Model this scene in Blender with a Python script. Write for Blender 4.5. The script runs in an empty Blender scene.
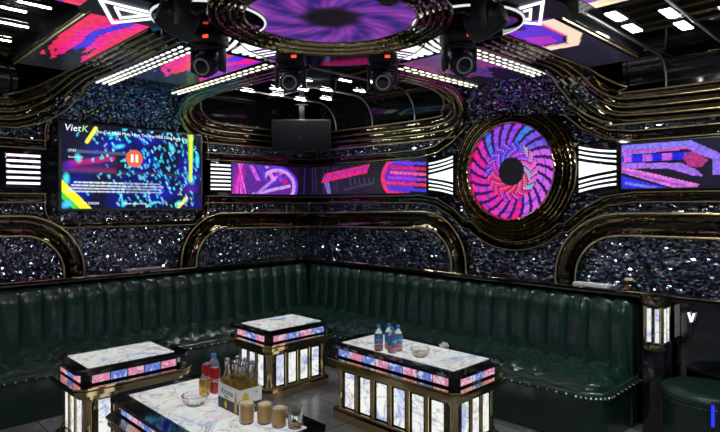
import bpy, bmesh, math, random
import numpy as np
from mathutils import Vector, Matrix, Euler
PI = math.pi
random.seed(7); np.random.seed(7)
SC = bpy.context.scene
COL = SC.collection
XW, YW = 4.45, 5.40            # the two far walls, metres from the camera's foot
XB, YB = -1.7, -1.7            # the two walls behind the camera
ZH, ZB = 2.78, 2.60            # high ceiling in the four recesses, underside of the cross beams

# ------------------------------------------------------------------ materials
def nodes(name):
    m = bpy.data.materials.new(name); m.use_nodes = True
    nt = m.node_tree; nt.nodes.clear()
    out = nt.nodes.new('ShaderNodeOutputMaterial')
    return m, nt, out
def N(nt, kind, **kw):
    n = nt.nodes.new(kind)
    for k, v in kw.items():
        if k.startswith('i_'):
            n.inputs[k[2:].replace('_', ' ')].default_value = v
        else: setattr(n, k, v)
    return n
def principled(name, col, rough=.4, metal=0., spec=.5, coat=0., emit=None, es=0., trans=0., ior=1.5, bump=None, alpha=None):
    m, nt, out = nodes(name)
    b = N(nt, 'ShaderNodeBsdfPrincipled')
    b.inputs['Base Color'].default_value = (*col, 1)
    b.inputs['Roughness'].default_value = rough
    b.inputs['Metallic'].default_value = metal
    b.inputs['Specular IOR Level'].default_value = spec
    b.inputs['Coat Weight'].default_value = coat
    b.inputs['Coat Roughness'].default_value = .08
    b.inputs['Transmission Weight'].default_value = trans
    b.inputs['IOR'].default_value = ior
    if emit:
        b.inputs['Emission Color'].default_value = (*emit, 1)
        b.inputs['Emission Strength'].default_value = es
    if bump:
        sc, st, dist = bump
        tc = N(nt, 'ShaderNodeTexCoord'); no = N(nt, 'ShaderNodeTexNoise')
        no.inputs['Scale'].default_value = sc; no.inputs['Detail'].default_value = 3
        bp = N(nt, 'ShaderNodeBump'); bp.inputs['Strength'].default_value = st; bp.inputs['Distance'].default_value = dist
        nt.links.new(tc.outputs['Object'], no.inputs['Vector'])
        nt.links.new(no.outputs['Fac'], bp.inputs['Height'])
        nt.links.new(bp.outputs['Normal'], b.inputs['Normal'])
    nt.links.new(b.outputs['BSDF'], out.inputs['Surface'])
    return m
def emitter(name, col, s):
    m, nt, out = nodes(name)
    e = N(nt, 'ShaderNodeEmission'); e.inputs['Color'].default_value = (*col, 1); e.inputs['Strength'].default_value = s
    nt.links.new(e.outputs['Emission'], out.inputs['Surface'])
    return m
def led_material(name, s):
    m, nt, out = nodes(name)
    a = N(nt, 'ShaderNodeAttribute', attribute_name='led')
    b = N(nt, 'ShaderNodeBsdfPrincipled')
    b.inputs['Base Color'].default_value = (.01, .01, .012, 1); b.inputs['Roughness'].default_value = .25
    b.inputs['Emission Strength'].default_value = s
    nt.links.new(a.outputs['Color'], b.inputs['Emission Color'])
    nt.links.new(b.outputs['BSDF'], out.inputs['Surface'])
    return m
def crystal_material():
    # wall covering of small black glass facets, each tilted its own way
    m, nt, out = nodes('black_crystal')
    tc = N(nt, 'ShaderNodeTexCoord')
    mp = N(nt, 'ShaderNodeMapping'); mp.inputs['Rotation'].default_value = (.6, .5, .7); mp.inputs['Scale'].default_value = (1.3, .75, 1.6)
    no = N(nt, 'ShaderNodeTexNoise'); no.inputs['Scale'].default_value = 9; no.inputs['Detail'].default_value = 2
    mx = N(nt, 'ShaderNodeMixRGB'); mx.blend_type = 'ADD'; mx.inputs['Fac'].default_value = .05
    v = N(nt, 'ShaderNodeTexVoronoi'); v.inputs['Scale'].default_value = 58; v.inputs['Randomness'].default_value = 1
    sub = N(nt, 'ShaderNodeVectorMath', operation='SUBTRACT'); sub.inputs[1].default_value = (.5, .5, .5)
    scl = N(nt, 'ShaderNodeVectorMath', operation='SCALE'); scl.inputs['Scale'].default_value = 1.15
    geo = N(nt, 'ShaderNodeNewGeometry')
    add = N(nt, 'ShaderNodeVectorMath', operation='ADD')
    nrm = N(nt, 'ShaderNodeVectorMath', operation='NORMALIZE')
    b = N(nt, 'ShaderNodeBsdfPrincipled')
    b.inputs['Base Color'].default_value = (.008, .012, .022, 1); b.inputs['Roughness'].default_value = .10
    b.inputs['Specular IOR Level'].default_value = 1.0; b.inputs['IOR'].default_value = 2.35
    b.inputs['Specular Tint'].default_value = (.70, .84, 1, 1)
    L = nt.links.new
    L(tc.outputs['Object'], mp.inputs['Vector']); L(mp.outputs['Vector'], no.inputs['Vector'])
    L(mp.outputs['Vector'], mx.inputs['Color1']); L(no.outputs['Color'], mx.inputs['Color2'])
    L(mx.outputs['Color'], v.inputs['Vector']); L(v.outputs['Color'], sub.inputs[0]); L(sub.outputs[0], scl.inputs[0])
    L(geo.outputs['Normal'], add.inputs[0]); L(scl.outputs[0], add.inputs[1]); L(add.outputs[0], nrm.inputs[0])
    L(nrm.outputs[0], b.inputs['Normal']); L(b.outputs['BSDF'], out.inputs['Surface'])
    return m
def marble_glass(name, s, tint=None):
    # backlit printed glass: cream ground, soft coloured clouds, thin dark veins
    m, nt, out = nodes(name)
    L = nt.links.new
    geo = N(nt, 'ShaderNodeNewGeometry')
    n1 = N(nt, 'ShaderNodeTexNoise'); n1.inputs['Scale'].default_value = 4.5; n1.inputs['Detail'].default_value = 4; n1.inputs['Distortion'].default_value = 1.2
    r1 = N(nt, 'ShaderNodeValToRGB'); e = r1.color_ramp.elements
    stops = [(.30, (.36, .42, .74)), (.38, (.70, .76, .90)), (.46, (.86, .90, .88)), (.57, (.92, .93, .84)), (.64, (.80, .70, .76)), (.72, (.92, .88, .66))]
    if tint == 'pink': stops = [(.30, (.95, .75, .85)), (.42, (.85, .30, .45)), (.52, (.75, .20, .36)), (.60, (.95, .78, .86)), (.7, (.55, .2, .45))]
    if tint == 'blue': stops = [(.30, (.70, .86, 1)), (.42, (.16, .24, .80)), (.52, (.10, .16, .62)), (.60, (.72, .82, .98)), (.7, (.35, .25, .75))]
    e[0].position, e[0].color = stops[0][0], (*stops[0][1], 1)
    e[1].position, e[1].color = stops[-1][0], (*stops[-1][1], 1)
    for p, c in stops[1:-1]:
        q = e.new(p); q.color = (*c, 1)
    n2 = N(nt, 'ShaderNodeTexNoise'); n2.inputs['Scale'].default_value = 3.6; n2.inputs['Detail'].default_value = 5; n2.inputs['Distortion'].default_value = 2.2
    if tint: n1.inputs['Scale'].default_value = 14; n2.inputs['Scale'].default_value = 12
    sb = N(nt, 'ShaderNodeMath', operation='SUBTRACT'); sb.inputs[1].default_value = .5
    ab = N(nt, 'ShaderNodeMath', operation='ABSOLUTE')
    mr = N(nt, 'ShaderNodeMapRange'); mr.inputs['From Min'].default_value = .004; mr.inputs['From Max'].default_value = .03
    mr.inputs['To Min'].default_value = .5; mr.inputs['To Max'].default_value = 1
    mx = N(nt, 'ShaderNodeMixRGB', blend_type='MIX'); mx.inputs['Color1'].default_value = (.10, .11, .26, 1)
    b = N(nt, 'ShaderNodeBsdfPrincipled'); b.inputs['Base Color'].default_value = (.02, .02, .02, 1); b.inputs['Roughness'].default_value = .08
    b.inputs['Emission Strength'].default_value = s
    L(geo.outputs['Position'], n1.inputs['Vector']); L(geo.outputs['Position'], n2.inputs['Vector'])
    L(n1.outputs['Fac'], r1.inputs['Fac']); L(n2.outputs['Fac'], sb.inputs[0]); L(sb.outputs[0], ab.inputs[0]); L(ab.outputs[0], mr.inputs['Value'])
    L(mr.outputs['Result'], mx.inputs['Fac']); L(r1.outputs['Color'], mx.inputs['Color2'])
    L(mx.outputs['Color'], b.inputs['Emission Color']); L(b.outputs['BSDF'], out.inputs['Surface'])
    return m
def floor_material():
    m, nt, out = nodes('grey_marble_tiles'); L = nt.links.new
    tc = N(nt, 'ShaderNodeTexCoord')
    br = N(nt, 'ShaderNodeTexBrick'); br.offset = 0; br.inputs['Scale'].default_value = 1
    br.inputs['Brick Width'].default_value = .6; br.inputs['Row Height'].default_value = .6; br.inputs['Mortar Size'].default_value = .004
    br.inputs['Color1'].default_value = (1, 1, 1, 1); br.inputs['Color2'].default_value = (.8, .8, .8, 1); br.inputs['Mortar'].default_value = (.15, .15, .15, 1)
    no = N(nt, 'ShaderNodeTexNoise'); no.inputs['Scale'].default_value = 1.6; no.inputs['Detail'].default_value = 4; no.inputs['Distortion'].default_value = .8
    rp = N(nt, 'ShaderNodeValToRGB'); e = rp.color_ramp.elements
    e[0].position = .35; e[0].color = (.20, .20, .21, 1); e[1].position = .62; e[1].color = (.32, .32, .33, 1)
    q = e.new(.5); q.color = (.26, .26, .27, 1)
    q = e.new(.515); q.color = (.40, .40, .42, 1)
    q = e.new(.53); q.color = (.24, .24, .25, 1)
    mu = N(nt, 'ShaderNodeMixRGB', blend_type='MULTIPLY'); mu.inputs['Fac'].default_value = 1
    b = N(nt, 'ShaderNodeBsdfPrincipled'); b.inputs['Roughness'].default_value = .22
    L(tc.outputs['Object'], br.inputs['Vector']); L(tc.outputs['Object'], no.inputs['Vector'])
    L(no.outputs['Fac'], rp.inputs['Fac']); L(rp.outputs['Color'], mu.inputs['Color1']); L(br.outputs['Color'], mu.inputs['Color2'])
    L(mu.outputs['Color'], b.inputs['Base Color']); L(b.outputs['BSDF'], out.inputs['Surface'])
    return m
def gold_material(name, col, rough, sc=20, st=.6):
    m, nt, out = nodes(name); L = nt.links.new
    tc = N(nt, 'ShaderNodeTexCoord')
    v = N(nt, 'ShaderNodeTexNoise'); v.inputs['Scale'].default_value = sc; v.inputs['Detail'].default_value = 1
    bp = N(nt, 'ShaderNodeBump'); bp.inputs['Strength'].default_value = st; bp.inputs['Distance'].default_value = .012
    b = N(nt, 'ShaderNodeBsdfPrincipled'); b.inputs['Base Color'].default_value = (*col, 1); b.inputs['Metallic'].default_value = 1; b.inputs['Roughness'].default_value = rough
    L(tc.outputs['Object'], v.inputs['Vector']); L(v.outputs['Fac'], bp.inputs['Height']); L(bp.outputs['Normal'], b.inputs['Normal'])
    L(b.outputs['BSDF'], out.inputs['Surface'])
    return m
M = dict(
    crystal=crystal_material(),
    gold=gold_material('polished_gold', (.62, .50, .26), .07, 26, .8),
    gold_clean=principled('gold_mirror', (.70, .56, .30), .08, 1), gold_line=principled('gold_line', (.80, .66, .36), .35, 1),
    dark_gold=gold_material('smoked_gold', (.15, .125, .08), .05, 15, .45),
    silver=principled('silver_line', (.75, .75, .72), .45, 1),
    gloss=principled('black_gloss', (.004, .0045, .006), .05, spec=.6, coat=.3),
    mirror=principled('black_mirror', (.10, .105, .115), .05, 1),
    lacquer=principled('black_lacquer', (.005, .005, .006), .12, spec=.5, coat=.5),
    leather=principled('green_leather', (.008, .040, .029), .26, spec=.6, coat=.45, bump=(13, .75, .012)),
    seat_leather=principled('green_seat_leather', (.008, .040, .029), .22, spec=.6, coat=.45, bump=(34, .22, .004)),
    leather_dark=principled('dark_green_leather', (.009, .032, .026), .33, spec=.5, coat=.15, bump=(16, .25, .006)),
    floor=floor_material(),
    black=principled('black_plastic', (.022, .024, .027), .40),
    grille=principled('black_grille', (.006, .007, .010), .6, spec=.15, bump=(260, .6, .004)),
    grey=principled('grey_plastic', (.10, .11, .12), .35),
    lens=principled('lens_glass', (.02, .025, .03), .05, coat=1),
    led=led_material('led_screen', 1.0), led_dim=led_material('led_screen_dim', .68),
    tv=led_material('tv_screen', 1.25),
    white=emitter('white_led', (.93, .97, 1), 1.6),
    white_soft=emitter('soft_white_led', (.93, .97, 1), .85),
    warm=emitter('warm_led', (1, .95, .72), 2.0),
    lamp=emitter('lamp_diffuser', (.97, 1, .96), 95.0),
    red=emitter('red_display', (1, .08, .03), 1.6),
    ring=principled('lens_ring', (.62, .66, .68), .3),
    text=emitter('screen_text', (.95, .97, 1), 1.2),
    green_text=emitter('screen_text_green', (.45, 1, .30), 1.0),
    pause=emitter('screen_pause_button', (1, .17, .06), .95),
    top=marble_glass('lit_marble_top', .70), panel=marble_glass('lit_marble_panel', 1.0),
    pink=marble_glass('lit_pink_glass', .85, 'pink'), blue=marble_glass('lit_blue_glass', .85, 'blue'),
    glass=principled('clear_glass', (.95, .97, .97), .03, trans=1, ior=1.45),
    pet=principled('clear_plastic', (.82, .92, .97), .06, trans=.9, ior=1.3),
    water_label=principled('blue_label', (.07, .28, .62), .3),
    pink_label=principled('pink_label', (.75, .28, .34), .3),
    blue_cap=principled('blue_cap', (.06, .30, .75), .35),
    red_can=principled('red_can', (.42, .012, .02), .22, coat=.4),
    alu=principled('aluminium', (.75, .75, .76), .25, 1),
    beer=principled('beer', (.85, .62, .14), .2, trans=.6, ior=1.2),
    amber=principled('amber_drink', (1, .60, .15), .4, trans=.25, ior=1.2),
    froth=principled('froth', (1, .82, .46), .6),
    card=principled('white_card', (.90, .91, .91), .5),
    card_black=principled('black_card', (.02, .022, .025), .45),
    print_dark=principled('dark_print', (.06, .06, .07), .5),
    lemon=principled('yellow_print', (.75, .62, .06), .5),
    amber_print=principled('amber_print', (.62, .36, .14), .5),
    paper=principled('white_tissue', (.8, .8, .8), .7),
    purple=principled('purple_foil', (.10, .03, .22), .25, coat=.5),
    can_gold=principled('golden_can', (.75, .48, .10), .25, .7),
    reflection_glow=emitter('blue_reflection_glow', (.02, .03, 1), 1.6),  # emission for the blue streak reflected in the pouf leather
    nail=principled('nail_chrome', (.97, .97, .93), .28, 1),
    cyan=emitter('cyan_led', (.1, .9, .75), .5),
)

# ------------------------------------------------------------------ mesh builder
class MB:
    def __init__(s): s.bm = bmesh.new()
    def _merge(s, b, mat=None):
        if mat is not None: bmesh.ops.transform(b, matrix=mat, verts=b.verts)
        me = bpy.data.meshes.new('tmp'); b.to_mesh(me); b.free(); s.bm.from_mesh(me); bpy.data.meshes.remove(me)
    def box(s, c, size, bev=0., rot=None, seg=2):
        b = bmesh.new(); bmesh.ops.create_cube(b, size=1)
        bmesh.ops.scale(b, vec=size, verts=b.verts)
        if bev > 0: bmesh.ops.bevel(b, geom=list(b.edges), offset=min(bev, min(size) * .49), segments=seg, profile=.5, affect='EDGES')
        mat = Matrix.Translation(c)
        if rot is not None: mat = mat @ (rot if isinstance(rot, Matrix) else Euler(rot).to_matrix().to_4x4())
        s._merge(b, mat); return s
    def lathe(s, prof, mat=None, seg=32, rib=0, ribn=0):
        b = bmesh.new(); rows = []
        for r, z in prof:
            if r < 1e-6: rows.append([b.verts.new((0, 0, z))])
            else:
                row = []
                for k in range(seg):
                    a = 2 * PI * k / seg
                    rr = r * (1 + rib * math.cos(ribn * a))
                    row.append(b.verts.new((rr * math.cos(a), rr * math.sin(a), z)))
                rows.append(row)
        for p, q in zip(rows, rows[1:]):
            for k in range(seg):
                k2 = (k + 1) % seg
                if len(p) == 1 and len(q) == 1: continue
                if len(p) == 1: b.faces.new((p[0], q[k2], q[k])) if False else b.faces.new((p[0], q[k], q[k2]))
                elif len(q) == 1: b.faces.new((p[k], p[k2], q[0]))
                else: b.faces.new((p[k], p[k2], q[k2], q[k]))
        bmesh.ops.recalc_face_normals(b, faces=b.faces)
        s._merge(b, mat); return s
    def prism(s, pts, y0, y1, mat=None, bev=0.):
        # outline in local x,z pushed from y0 to y1
        b = bmesh.new()
        f = b.faces.new([b.verts.new((x, y0, z)) for x, z in pts])
        r = bmesh.ops.extrude_face_region(b, geom=[f])
        bmesh.ops.translate(b, vec=(0, y1 - y0, 0), verts=[v for v in r['geom'] if isinstance(v, bmesh.types.BMVert)])
        bmesh.ops.recalc_face_normals(b, faces=b.faces)
        if bev: bmesh.ops.bevel(b, geom=list(b.edges), offset=bev, segments=1, affect='EDGES')
        s._merge(b, mat); return s
    def slab(s, pts, z0, z1):
        # outline in x,y pushed from z0 to z1
        b = bmesh.new()
        f = b.faces.new([b.verts.new((x, y, z0)) for x, y in pts])
        r = bmesh.ops.extrude_face_region(b, geom=[f])
        bmesh.ops.translate(b, vec=(0, 0, z1 - z0), verts=[v for v in r['geom'] if isinstance(v, bmesh.types.BMVert)])
        bmesh.ops.recalc_face_normals(b, faces=b.faces)
        s._merge(b); return s
    def loft(s, rings, cap=True, closed=True):
        b = bmesh.new(); R = [[b.verts.new(p) for p in r] for r in rings]
        n = len(R[0])
        for p, q in zip(R, R[1:]):
            for k in range(n if closed else n - 1):
                k2 = (k + 1) % n
                b.faces.new((p[k], p[k2], q[k2], q[k]))
        if cap and closed:
            b.faces.new(R[0][::-1]); b.faces.new(R[-1])
        bmesh.ops.recalc_face_normals(b, faces=b.faces)
        s._merge(b); return s
    def sweep(s, path, normals, prof, closed=False, cap=True):
        # profile (a across, b out along the normal) carried along a 3-D path
        P = [Vector(p) for p in path]; n = len(P); rings = []
        for i in range(n):
            if closed: t0 = (P[i] - P[i - 1]).normalized(); t1 = (P[(i + 1) % n] - P[i]).normalized()
            else:
                t0 = (P[i] - P[max(i - 1, 0)]); t1 = (P[min(i + 1, n - 1)] - P[i])
                if t0.length < 1e-9: t0 = t1
                if t1.length < 1e-9: t1 = t0
                t0 = t0.normalized(); t1 = t1.normalized()
            t = (t0 + t1)
            t = t.normalized() if t.length > 1e-6 else t1
            nn = Vector(normals[i] if isinstance(normals, list) else normals)
            nn = (nn - t * nn.dot(t)).normalized()
            sd = t.cross(nn)
            k = 1 / max(.5, t.dot(t1))
            rings.append([P[i] + sd * (a * k) + nn * b for a, b in prof])
        if closed: rings.append(rings[0]); cap = False
        return s.loft(rings, cap)
    def tube(s, path, r, seg=10, closed=False):
        P = [Vector(p) for p in path]
        up = Vector((.13, .31, .94))
        return s.sweep(P, [up] * len(P), [(r * math.cos(2 * PI * k / seg), r * math.sin(2 * PI * k / seg)) for k in range(seg)], closed)
    def grid(s, pts):
        # rows of points
        b = bmesh.new(); R = [[b.verts.new(p) for p in r] for r in pts]
        for p, q in zip(R, R[1:]):
            for k in range(len(p) - 1): b.faces.new((p[k], p[k + 1], q[k + 1], q[k]))
        s._merge(b); return s
    def build(s, name, mat, parent=None, smooth=40, loc=None, rot=None):
        me = bpy.data.meshes.new(name); s.bm.to_mesh(me); s.bm.free()
        me.materials.append(mat)
        if smooth:
            me.polygons.foreach_set('use_smooth', [True] * len(me.polygons))
            me.set_sharp_from_angle(angle=math.radians(smooth))
        o = bpy.data.objects.new(name, me); COL.objects.link(o)
        if parent: o.parent = parent
        if loc is not None: o.location = loc
        if rot is not None: o.rotation_euler = rot
        return o
def tag(o, label, cat, group=None):
    o['label'] = label; o['category'] = cat
    if group: o['group'] = group
    return o
def thing(name, label, cat, loc=(0, 0, 0), rot=(0, 0, 0), group=None):
    o = bpy.data.objects.new(name, None); COL.objects.link(o)
    o.empty_display_size = .05
    o.location = loc; o.rotation_euler = rot
    return tag(o, label, cat, group)
def struct(o): o['kind'] = 'structure'; return o
def dup(root, loc, rot=None, label=None):
    def cp(o, par):
        c = o.copy(); COL.objects.link(c)
        if par: c.parent = par
        for ch in o.children: cp(ch, c)
        return c
    r = cp(root, None); r.location = loc
    if rot is not None: r.rotation_euler = rot
    if label: r['label'] = label
    return r
WROT = {'L': 0., 'R': -PI / 2}
def wpos(w, s, z, off=0.):
    # point on a far wall: s runs to the right along it, off is the distance out into the room
    return (s, YW - off, z) if w == 'L' else (XW - off, -s, z)
def wthing(name, label, cat, w, s, z, off=0., group=None):
    return thing(name, label, cat, wpos(w, s, z, off), (0, 0, WROT[w]), group)
def smoothpath(pts, n=8):
    P = [Vector(p) for p in pts]; out = []
    for i in range(len(P) - 1):
        p0, p1, p2, p3 = P[max(i - 1, 0)], P[i], P[i + 1], P[min(i + 2, len(P) - 1)]
        for k in range(n):
            t = k / n
            out.append(.5 * ((2 * p1) + (p2 - p0) * t + (2 * p0 - 5 * p1 + 4 * p2 - p3) * t * t + (3 * p1 - p0 - 3 * p2 + p3) * t ** 3))
    out.append(P[-1]); return out
def ribs(w, h, n, base=.0):
    # ribbed moulding section, width w, n rounded ribs
    pr = [(-w / 2, -.02)]
    for k in range(n):
        x0 = -w / 2 + w * k / n; x1 = x0 + w / n
        for j in range(5):
            t = j / 4
            pr.append((x0 + (x1 - x0) * t, base + h * math.sin(PI * t)))
    pr.append((w / 2, -.02))
    return pr
def cornice(w, h):
    # wide dish between two bead edges
    e = .012
    pr = [(-w / 2, -.02), (-w / 2, h * .8)]
    pr += [(-w / 2 + e * (.5 - .5 * math.cos(PI * k / 4)), h * .8 + e * .6 * math.sin(PI * k / 4)) for k in range(1, 4)]
    pr += [(-w / 2 + e, h * .55), (-w * .28, h * .22), (-w * .10, h * .16), (-w * .09, h * .5), (w * .09, h * .5), (w * .10, h * .16), (w * .28, h * .22), (w / 2 - e, h * .55)]
    pr += [(w / 2 - e + e * (.5 - .5 * math.cos(PI * k / 4)), h * .8 + e * .6 * math.sin(PI * k / 4)) for k in range(1, 4)]
    pr += [(w / 2, h * .8), (w / 2, -.02)]
    return pr

# ------------------------------------------------------------------ LED pictures
def lin(c):
    c = np.asarray(c, float) / 255.
    return np.where(c <= .04045, c / 12.92, ((c + .055) / 1.055) ** 2.4)
class Cv:
    def __init__(s, w, h, aspect, bg=(6, 6, 10)):
        s.w, s.h, s.asp = w, h, aspect
        s.X, s.Y = np.meshgrid((np.arange(w) + .5) / w * aspect, (np.arange(h) + .5) / h)
        s.a = np.zeros((h, w, 3)) + lin(bg)
    def put(s, mask, col, al=1.):
        m = (np.clip(mask, 0, 1) * al)[..., None]; s.a = s.a * (1 - m) + lin(col) * m
    def poly(s, pts, col, al=1.):
        ins = np.zeros(s.X.shape, bool); n = len(pts)
        for i in range(n):
            x0, y0 = pts[i]; x1, y1 = pts[(i + 1) % n]
            c = ((y0 > s.Y) != (y1 > s.Y))
            xi = (x1 - x0) * (s.Y - y0) / ((y1 - y0) if abs(y1 - y0) > 1e-9 else 1e-9) + x0
            ins ^= c & (s.X < xi)
        s.put(ins.astype(float), col, al)
    def line(s, p, q, w, col, al=1., soft=.0):
        dx, dy = q[0] - p[0], q[1] - p[1]; L2 = dx * dx + dy * dy + 1e-12
        t = np.clip(((s.X - p[0]) * dx + (s.Y - p[1]) * dy) / L2, 0, 1)
        d = np.hypot(s.X - p[0] - t * dx, s.Y - p[1] - t * dy)
        s.put(np.clip((w / 2 + soft - d) / max(soft, .004), 0, 1), col, al)
    def blob(s, x, y, rx, ry, rot, col, al=1., soft=.5):
        c, q = math.cos(rot), math.sin(rot)
        u = ((s.X - x) * c + (s.Y - y) * q) / rx; v = (-(s.X - x) * q + (s.Y - y) * c) / ry
        s.put(np.clip((1 - np.hypot(u, v)) / soft, 0, 1), col, al)
    def noise(s, amt, cell=1):
        n = np.random.rand(s.h // cell + 1, s.w // cell + 1)
        n = np.kron(n, np.ones((cell, cell)))[:s.h, :s.w]
        s.a *= (1 - amt + amt * 2 * n)[..., None]
def colour_faces(me, cols):
    at = me.color_attributes.new('led', 'FLOAT_COLOR', 'CORNER')
    n = len(me.polygons); buf = np.ones((n, 4, 4), np.float32)
    buf[:, :, :3] = np.asarray(cols, np.float32).reshape(n, 1, 3)
    at.data.foreach_set('color', buf.ravel())
def led_panel(name, cv, w, h, parent, mat, off=0., cx=0., cz=0.):
    nx, nz = cv.w, cv.h
    xs = np.linspace(-w / 2, w / 2, nx + 1) + cx; zs = np.linspace(-h / 2, h / 2, nz + 1) + cz
    V = np.zeros((nz + 1, nx + 1, 3)); V[..., 0] = xs[None, :]; V[..., 2] = zs[:, None]; V[..., 1] = -off
    idx = np.arange((nz + 1) * (nx + 1)).reshape(nz + 1, nx + 1)
    F = np.stack([idx[:-1, :-1], idx[:-1, 1:], idx[1:, 1:], idx[1:, :-1]], -1).reshape(-1, 4)
    me = bpy.data.meshes.new(name); me.from_pydata(V.reshape(-1, 3).tolist(), [], F.tolist())
    colour_faces(me, cv.a.reshape(-1, 3)); me.materials.append(mat)
    o = bpy.data.objects.new(name, me); COL.objects.link(o); o.parent = parent
    return o
def led_disc(name, fn, R, parent, mat, off, r0=.0, nr=30, nt=176):
    V = []; F = []; C = []
    rs = np.linspace(r0, R, nr + 1)
    for r in rs:
        for k in range(nt):
            a = 2 * PI * k / nt; V.append((r * math.cos(a), -off, r * math.sin(a)))
    for i in range(nr):
        for k in range(nt):
            k2 = (k + 1) % nt
            F.append((i * nt + k, i * nt + k2, (i + 1) * nt + k2, (i + 1) * nt + k))
            C.append(fn((rs[i] + rs[i + 1]) / 2 / R, 2 * PI * (k + .5) / nt))
    me = bpy.data.meshes.new(name); me.from_pydata(V, [], F)
    colour_faces(me, lin(np.array(C))); me.materials.append(mat)
    o = bpy.data.objects.new(name, me); COL.objects.link(o); o.parent = parent
    return o
def text_mesh(name, body, size, mat, parent, loc, rot=(PI / 2, 0, 0), bend=None, ext=.0005, align='LEFT', shear=0.):
    cu = bpy.data.curves.new(name, 'FONT'); cu.body = body; cu.size = size; cu.extrude = ext; cu.align_x = align; cu.resolution_u = 2; cu.shear = shear
    o = bpy.data.objects.new(name, cu); COL.objects.link(o)
    bpy.context.view_layer.update()
    me = bpy.data.meshes.new_from_object(o.evaluated_get(bpy.context.evaluated_depsgraph_get()))
    bpy.data.objects.remove(o)
    if bend:
        r, a0, z0 = bend     # wrap onto an upright cylinder
        for v in me.vertices:
            a = a0 + v.co.x / r; z = v.co.y
            v.co = ((r + v.co.z) * math.cos(a), (r + v.co.z) * math.sin(a), z0 + z)
        loc, rot = (0, 0, 0), (0, 0, 0)
    me.materials.clear(); me.materials.append(mat)
    t = bpy.data.objects.new(name, me); COL.objects.link(t); t.parent = parent; t.location = loc; t.rotation_euler = rot
    return t

# ================================================================== THE SHELL
fl = MB().box(((XW + XB) / 2, (YW + YB) / 2, -.05), (XW - XB + .4, YW - YB + .4, .1)).build('floor', M['floor'], smooth=0); struct(fl)
struct(MB().box(((XW + XB) / 2, (YW + YB) / 2, ZH + .05), (XW - XB + .4, YW - YB + .4, .1)).build('ceiling', M['gloss'], smooth=0))
struct(MB().box(((XW + XB) / 2, YW + .05, ZH / 2), (XW - XB + .3, .1, ZH)).build('wall_left', M['crystal'], smooth=0))
struct(MB().box((XW + .05, (YW + YB) / 2, ZH / 2), (.1, YW - YB, ZH)).build('wall_right', M['crystal'], smooth=0))
struct(MB().box((XB - .05, (YW + YB) / 2, ZH / 2), (.1, YW - YB, ZH)).build('wall_rear', M['crystal'], smooth=0))
struct(MB().box(((XW + XB) / 2, YB - .05, ZH / 2), (XW - XB + .3, .1, ZH)).build('wall_front', M['crystal'], smooth=0))
TR = [0]
def trim(mb, mat, w=None, smooth=40):
    TR[0] += 1
    o = mb.build('trim_%d' % TR[0], mat, smooth=smooth)
    if w == 'L': o.location = (0, YW, 0)
    if w == 'R': o.location = (XW, 0, 0); o.rotation_euler = (0, 0, WROT['R'])
    return struct(o)
def wpath(pts): return [(s, 0, z) for s, z in pts]
OUT = Vector((0, -1, 0))
def wsweep(w, pts, prof, mat, closed=False, off=0.):
    return trim(MB().sweep([(s, -off, z) for s, z in pts], OUT, prof, closed), mat, w)
def arc(cx, cz, r, a0, a1, n=10):
    return [(cx + r * math.cos(math.radians(a0 + (a1 - a0) * k / n)), cz + r * math.sin(math.radians(a0 + (a1 - a0) * k / n))) for k in range(n + 1)]
# coves where the high ceiling turns down into the walls
cove = [(.0, 2.44)] + [(-.28 + .28 * math.cos(math.radians(a)), 2.50 + .28 * math.sin(math.radians(a))) for a in range(0, 91, 10)] + [(-.28, 2.80), (.03, 2.80), (.03, 2.44)]
trim(MB().prism([(x, z) for x, z in cove], YB, YW - .0, Matrix.Translation((XW, 0, 0))), M['gloss'])
trim(MB().prism([(x, z) for x, z in cove], XB, XW - .0, Matrix.Translation((0, YW, 0)) @ Matrix.Rotation(PI / 2, 4, 'Z') @ Matrix.Diagonal((1, -1, 1, 1))), M['gloss'])
ZR = 2.67      # the two side recesses are shallower than the back one
def small_cove(): return [(.0, 2.44)] + [(-.17 + .17 * math.cos(math.radians(a)), 2.50 + .17 * math.sin(math.radians(a))) for a in range(0, 91, 10)] + [(-.17, 2.80), (.03, 2.80), (.03, 2.44)]
trim(MB().prism(small_cove(), YB, 1.36, Matrix.Translation((XW - .001, 0, 0))), M['gloss'])
trim(MB().prism(small_cove(), XB, 1.01, Matrix.Translation((0, YW - .001, 0)) @ Matrix.Rotation(PI / 2, 4, 'Z') @ Matrix.Diagonal((1, -1, 1, 1))), M['gloss'])
def soffit(x0, x1, y0, y1): struct(MB().box(((x0 + x1) / 2, (y0 + y1) / 2, (ZR + 2.79) / 2), (x1 - x0, y1 - y0, 2.79 - ZR)).build('ceiling_panel', M['gloss'], smooth=0))
soffit(2.86, XW - .17, YB, 1.36); soffit(XB, 1.01, 2.98, YW - .17)
for y in (1.345, .96):
    trim(MB().tube([(2.88, y, ZR - .004), (XW - .17, y, ZR - .004)] + [(XW - .171 + .167 * math.sin(math.radians(a)), y, 2.50 + .167 * math.cos(math.radians(a))) for a in range(10, 91, 10)] + [(XW - .005, y, 2.44)], .0065, 6), M['silver'])
# silver lines that run over the recessed ceiling and down the right-hand cove
def cove_line(y, x0):
    p = [(x0, y, ZH - .004), (XW - .28, y, ZH - .004)] + [(XW - .28 + .277 * math.sin(math.radians(a)), y, 2.50 + .277 * math.cos(math.radians(a))) for a in range(10, 91, 10)] + [(XW - .004, y, 2.44)]
    trim(MB().tube(p, .0065, 6), M['silver'])
for y, x0 in ((4.93, 2.6), (4.33, 2.6), (3.72, 2.6)): cove_line(y, x0)
for x in (3.0, 3.6):
    trim(MB().tube([(x, 5.12, ZH - .004), (x, 4.2, ZH - .004)], .004, 6), M['silver'])

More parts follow.
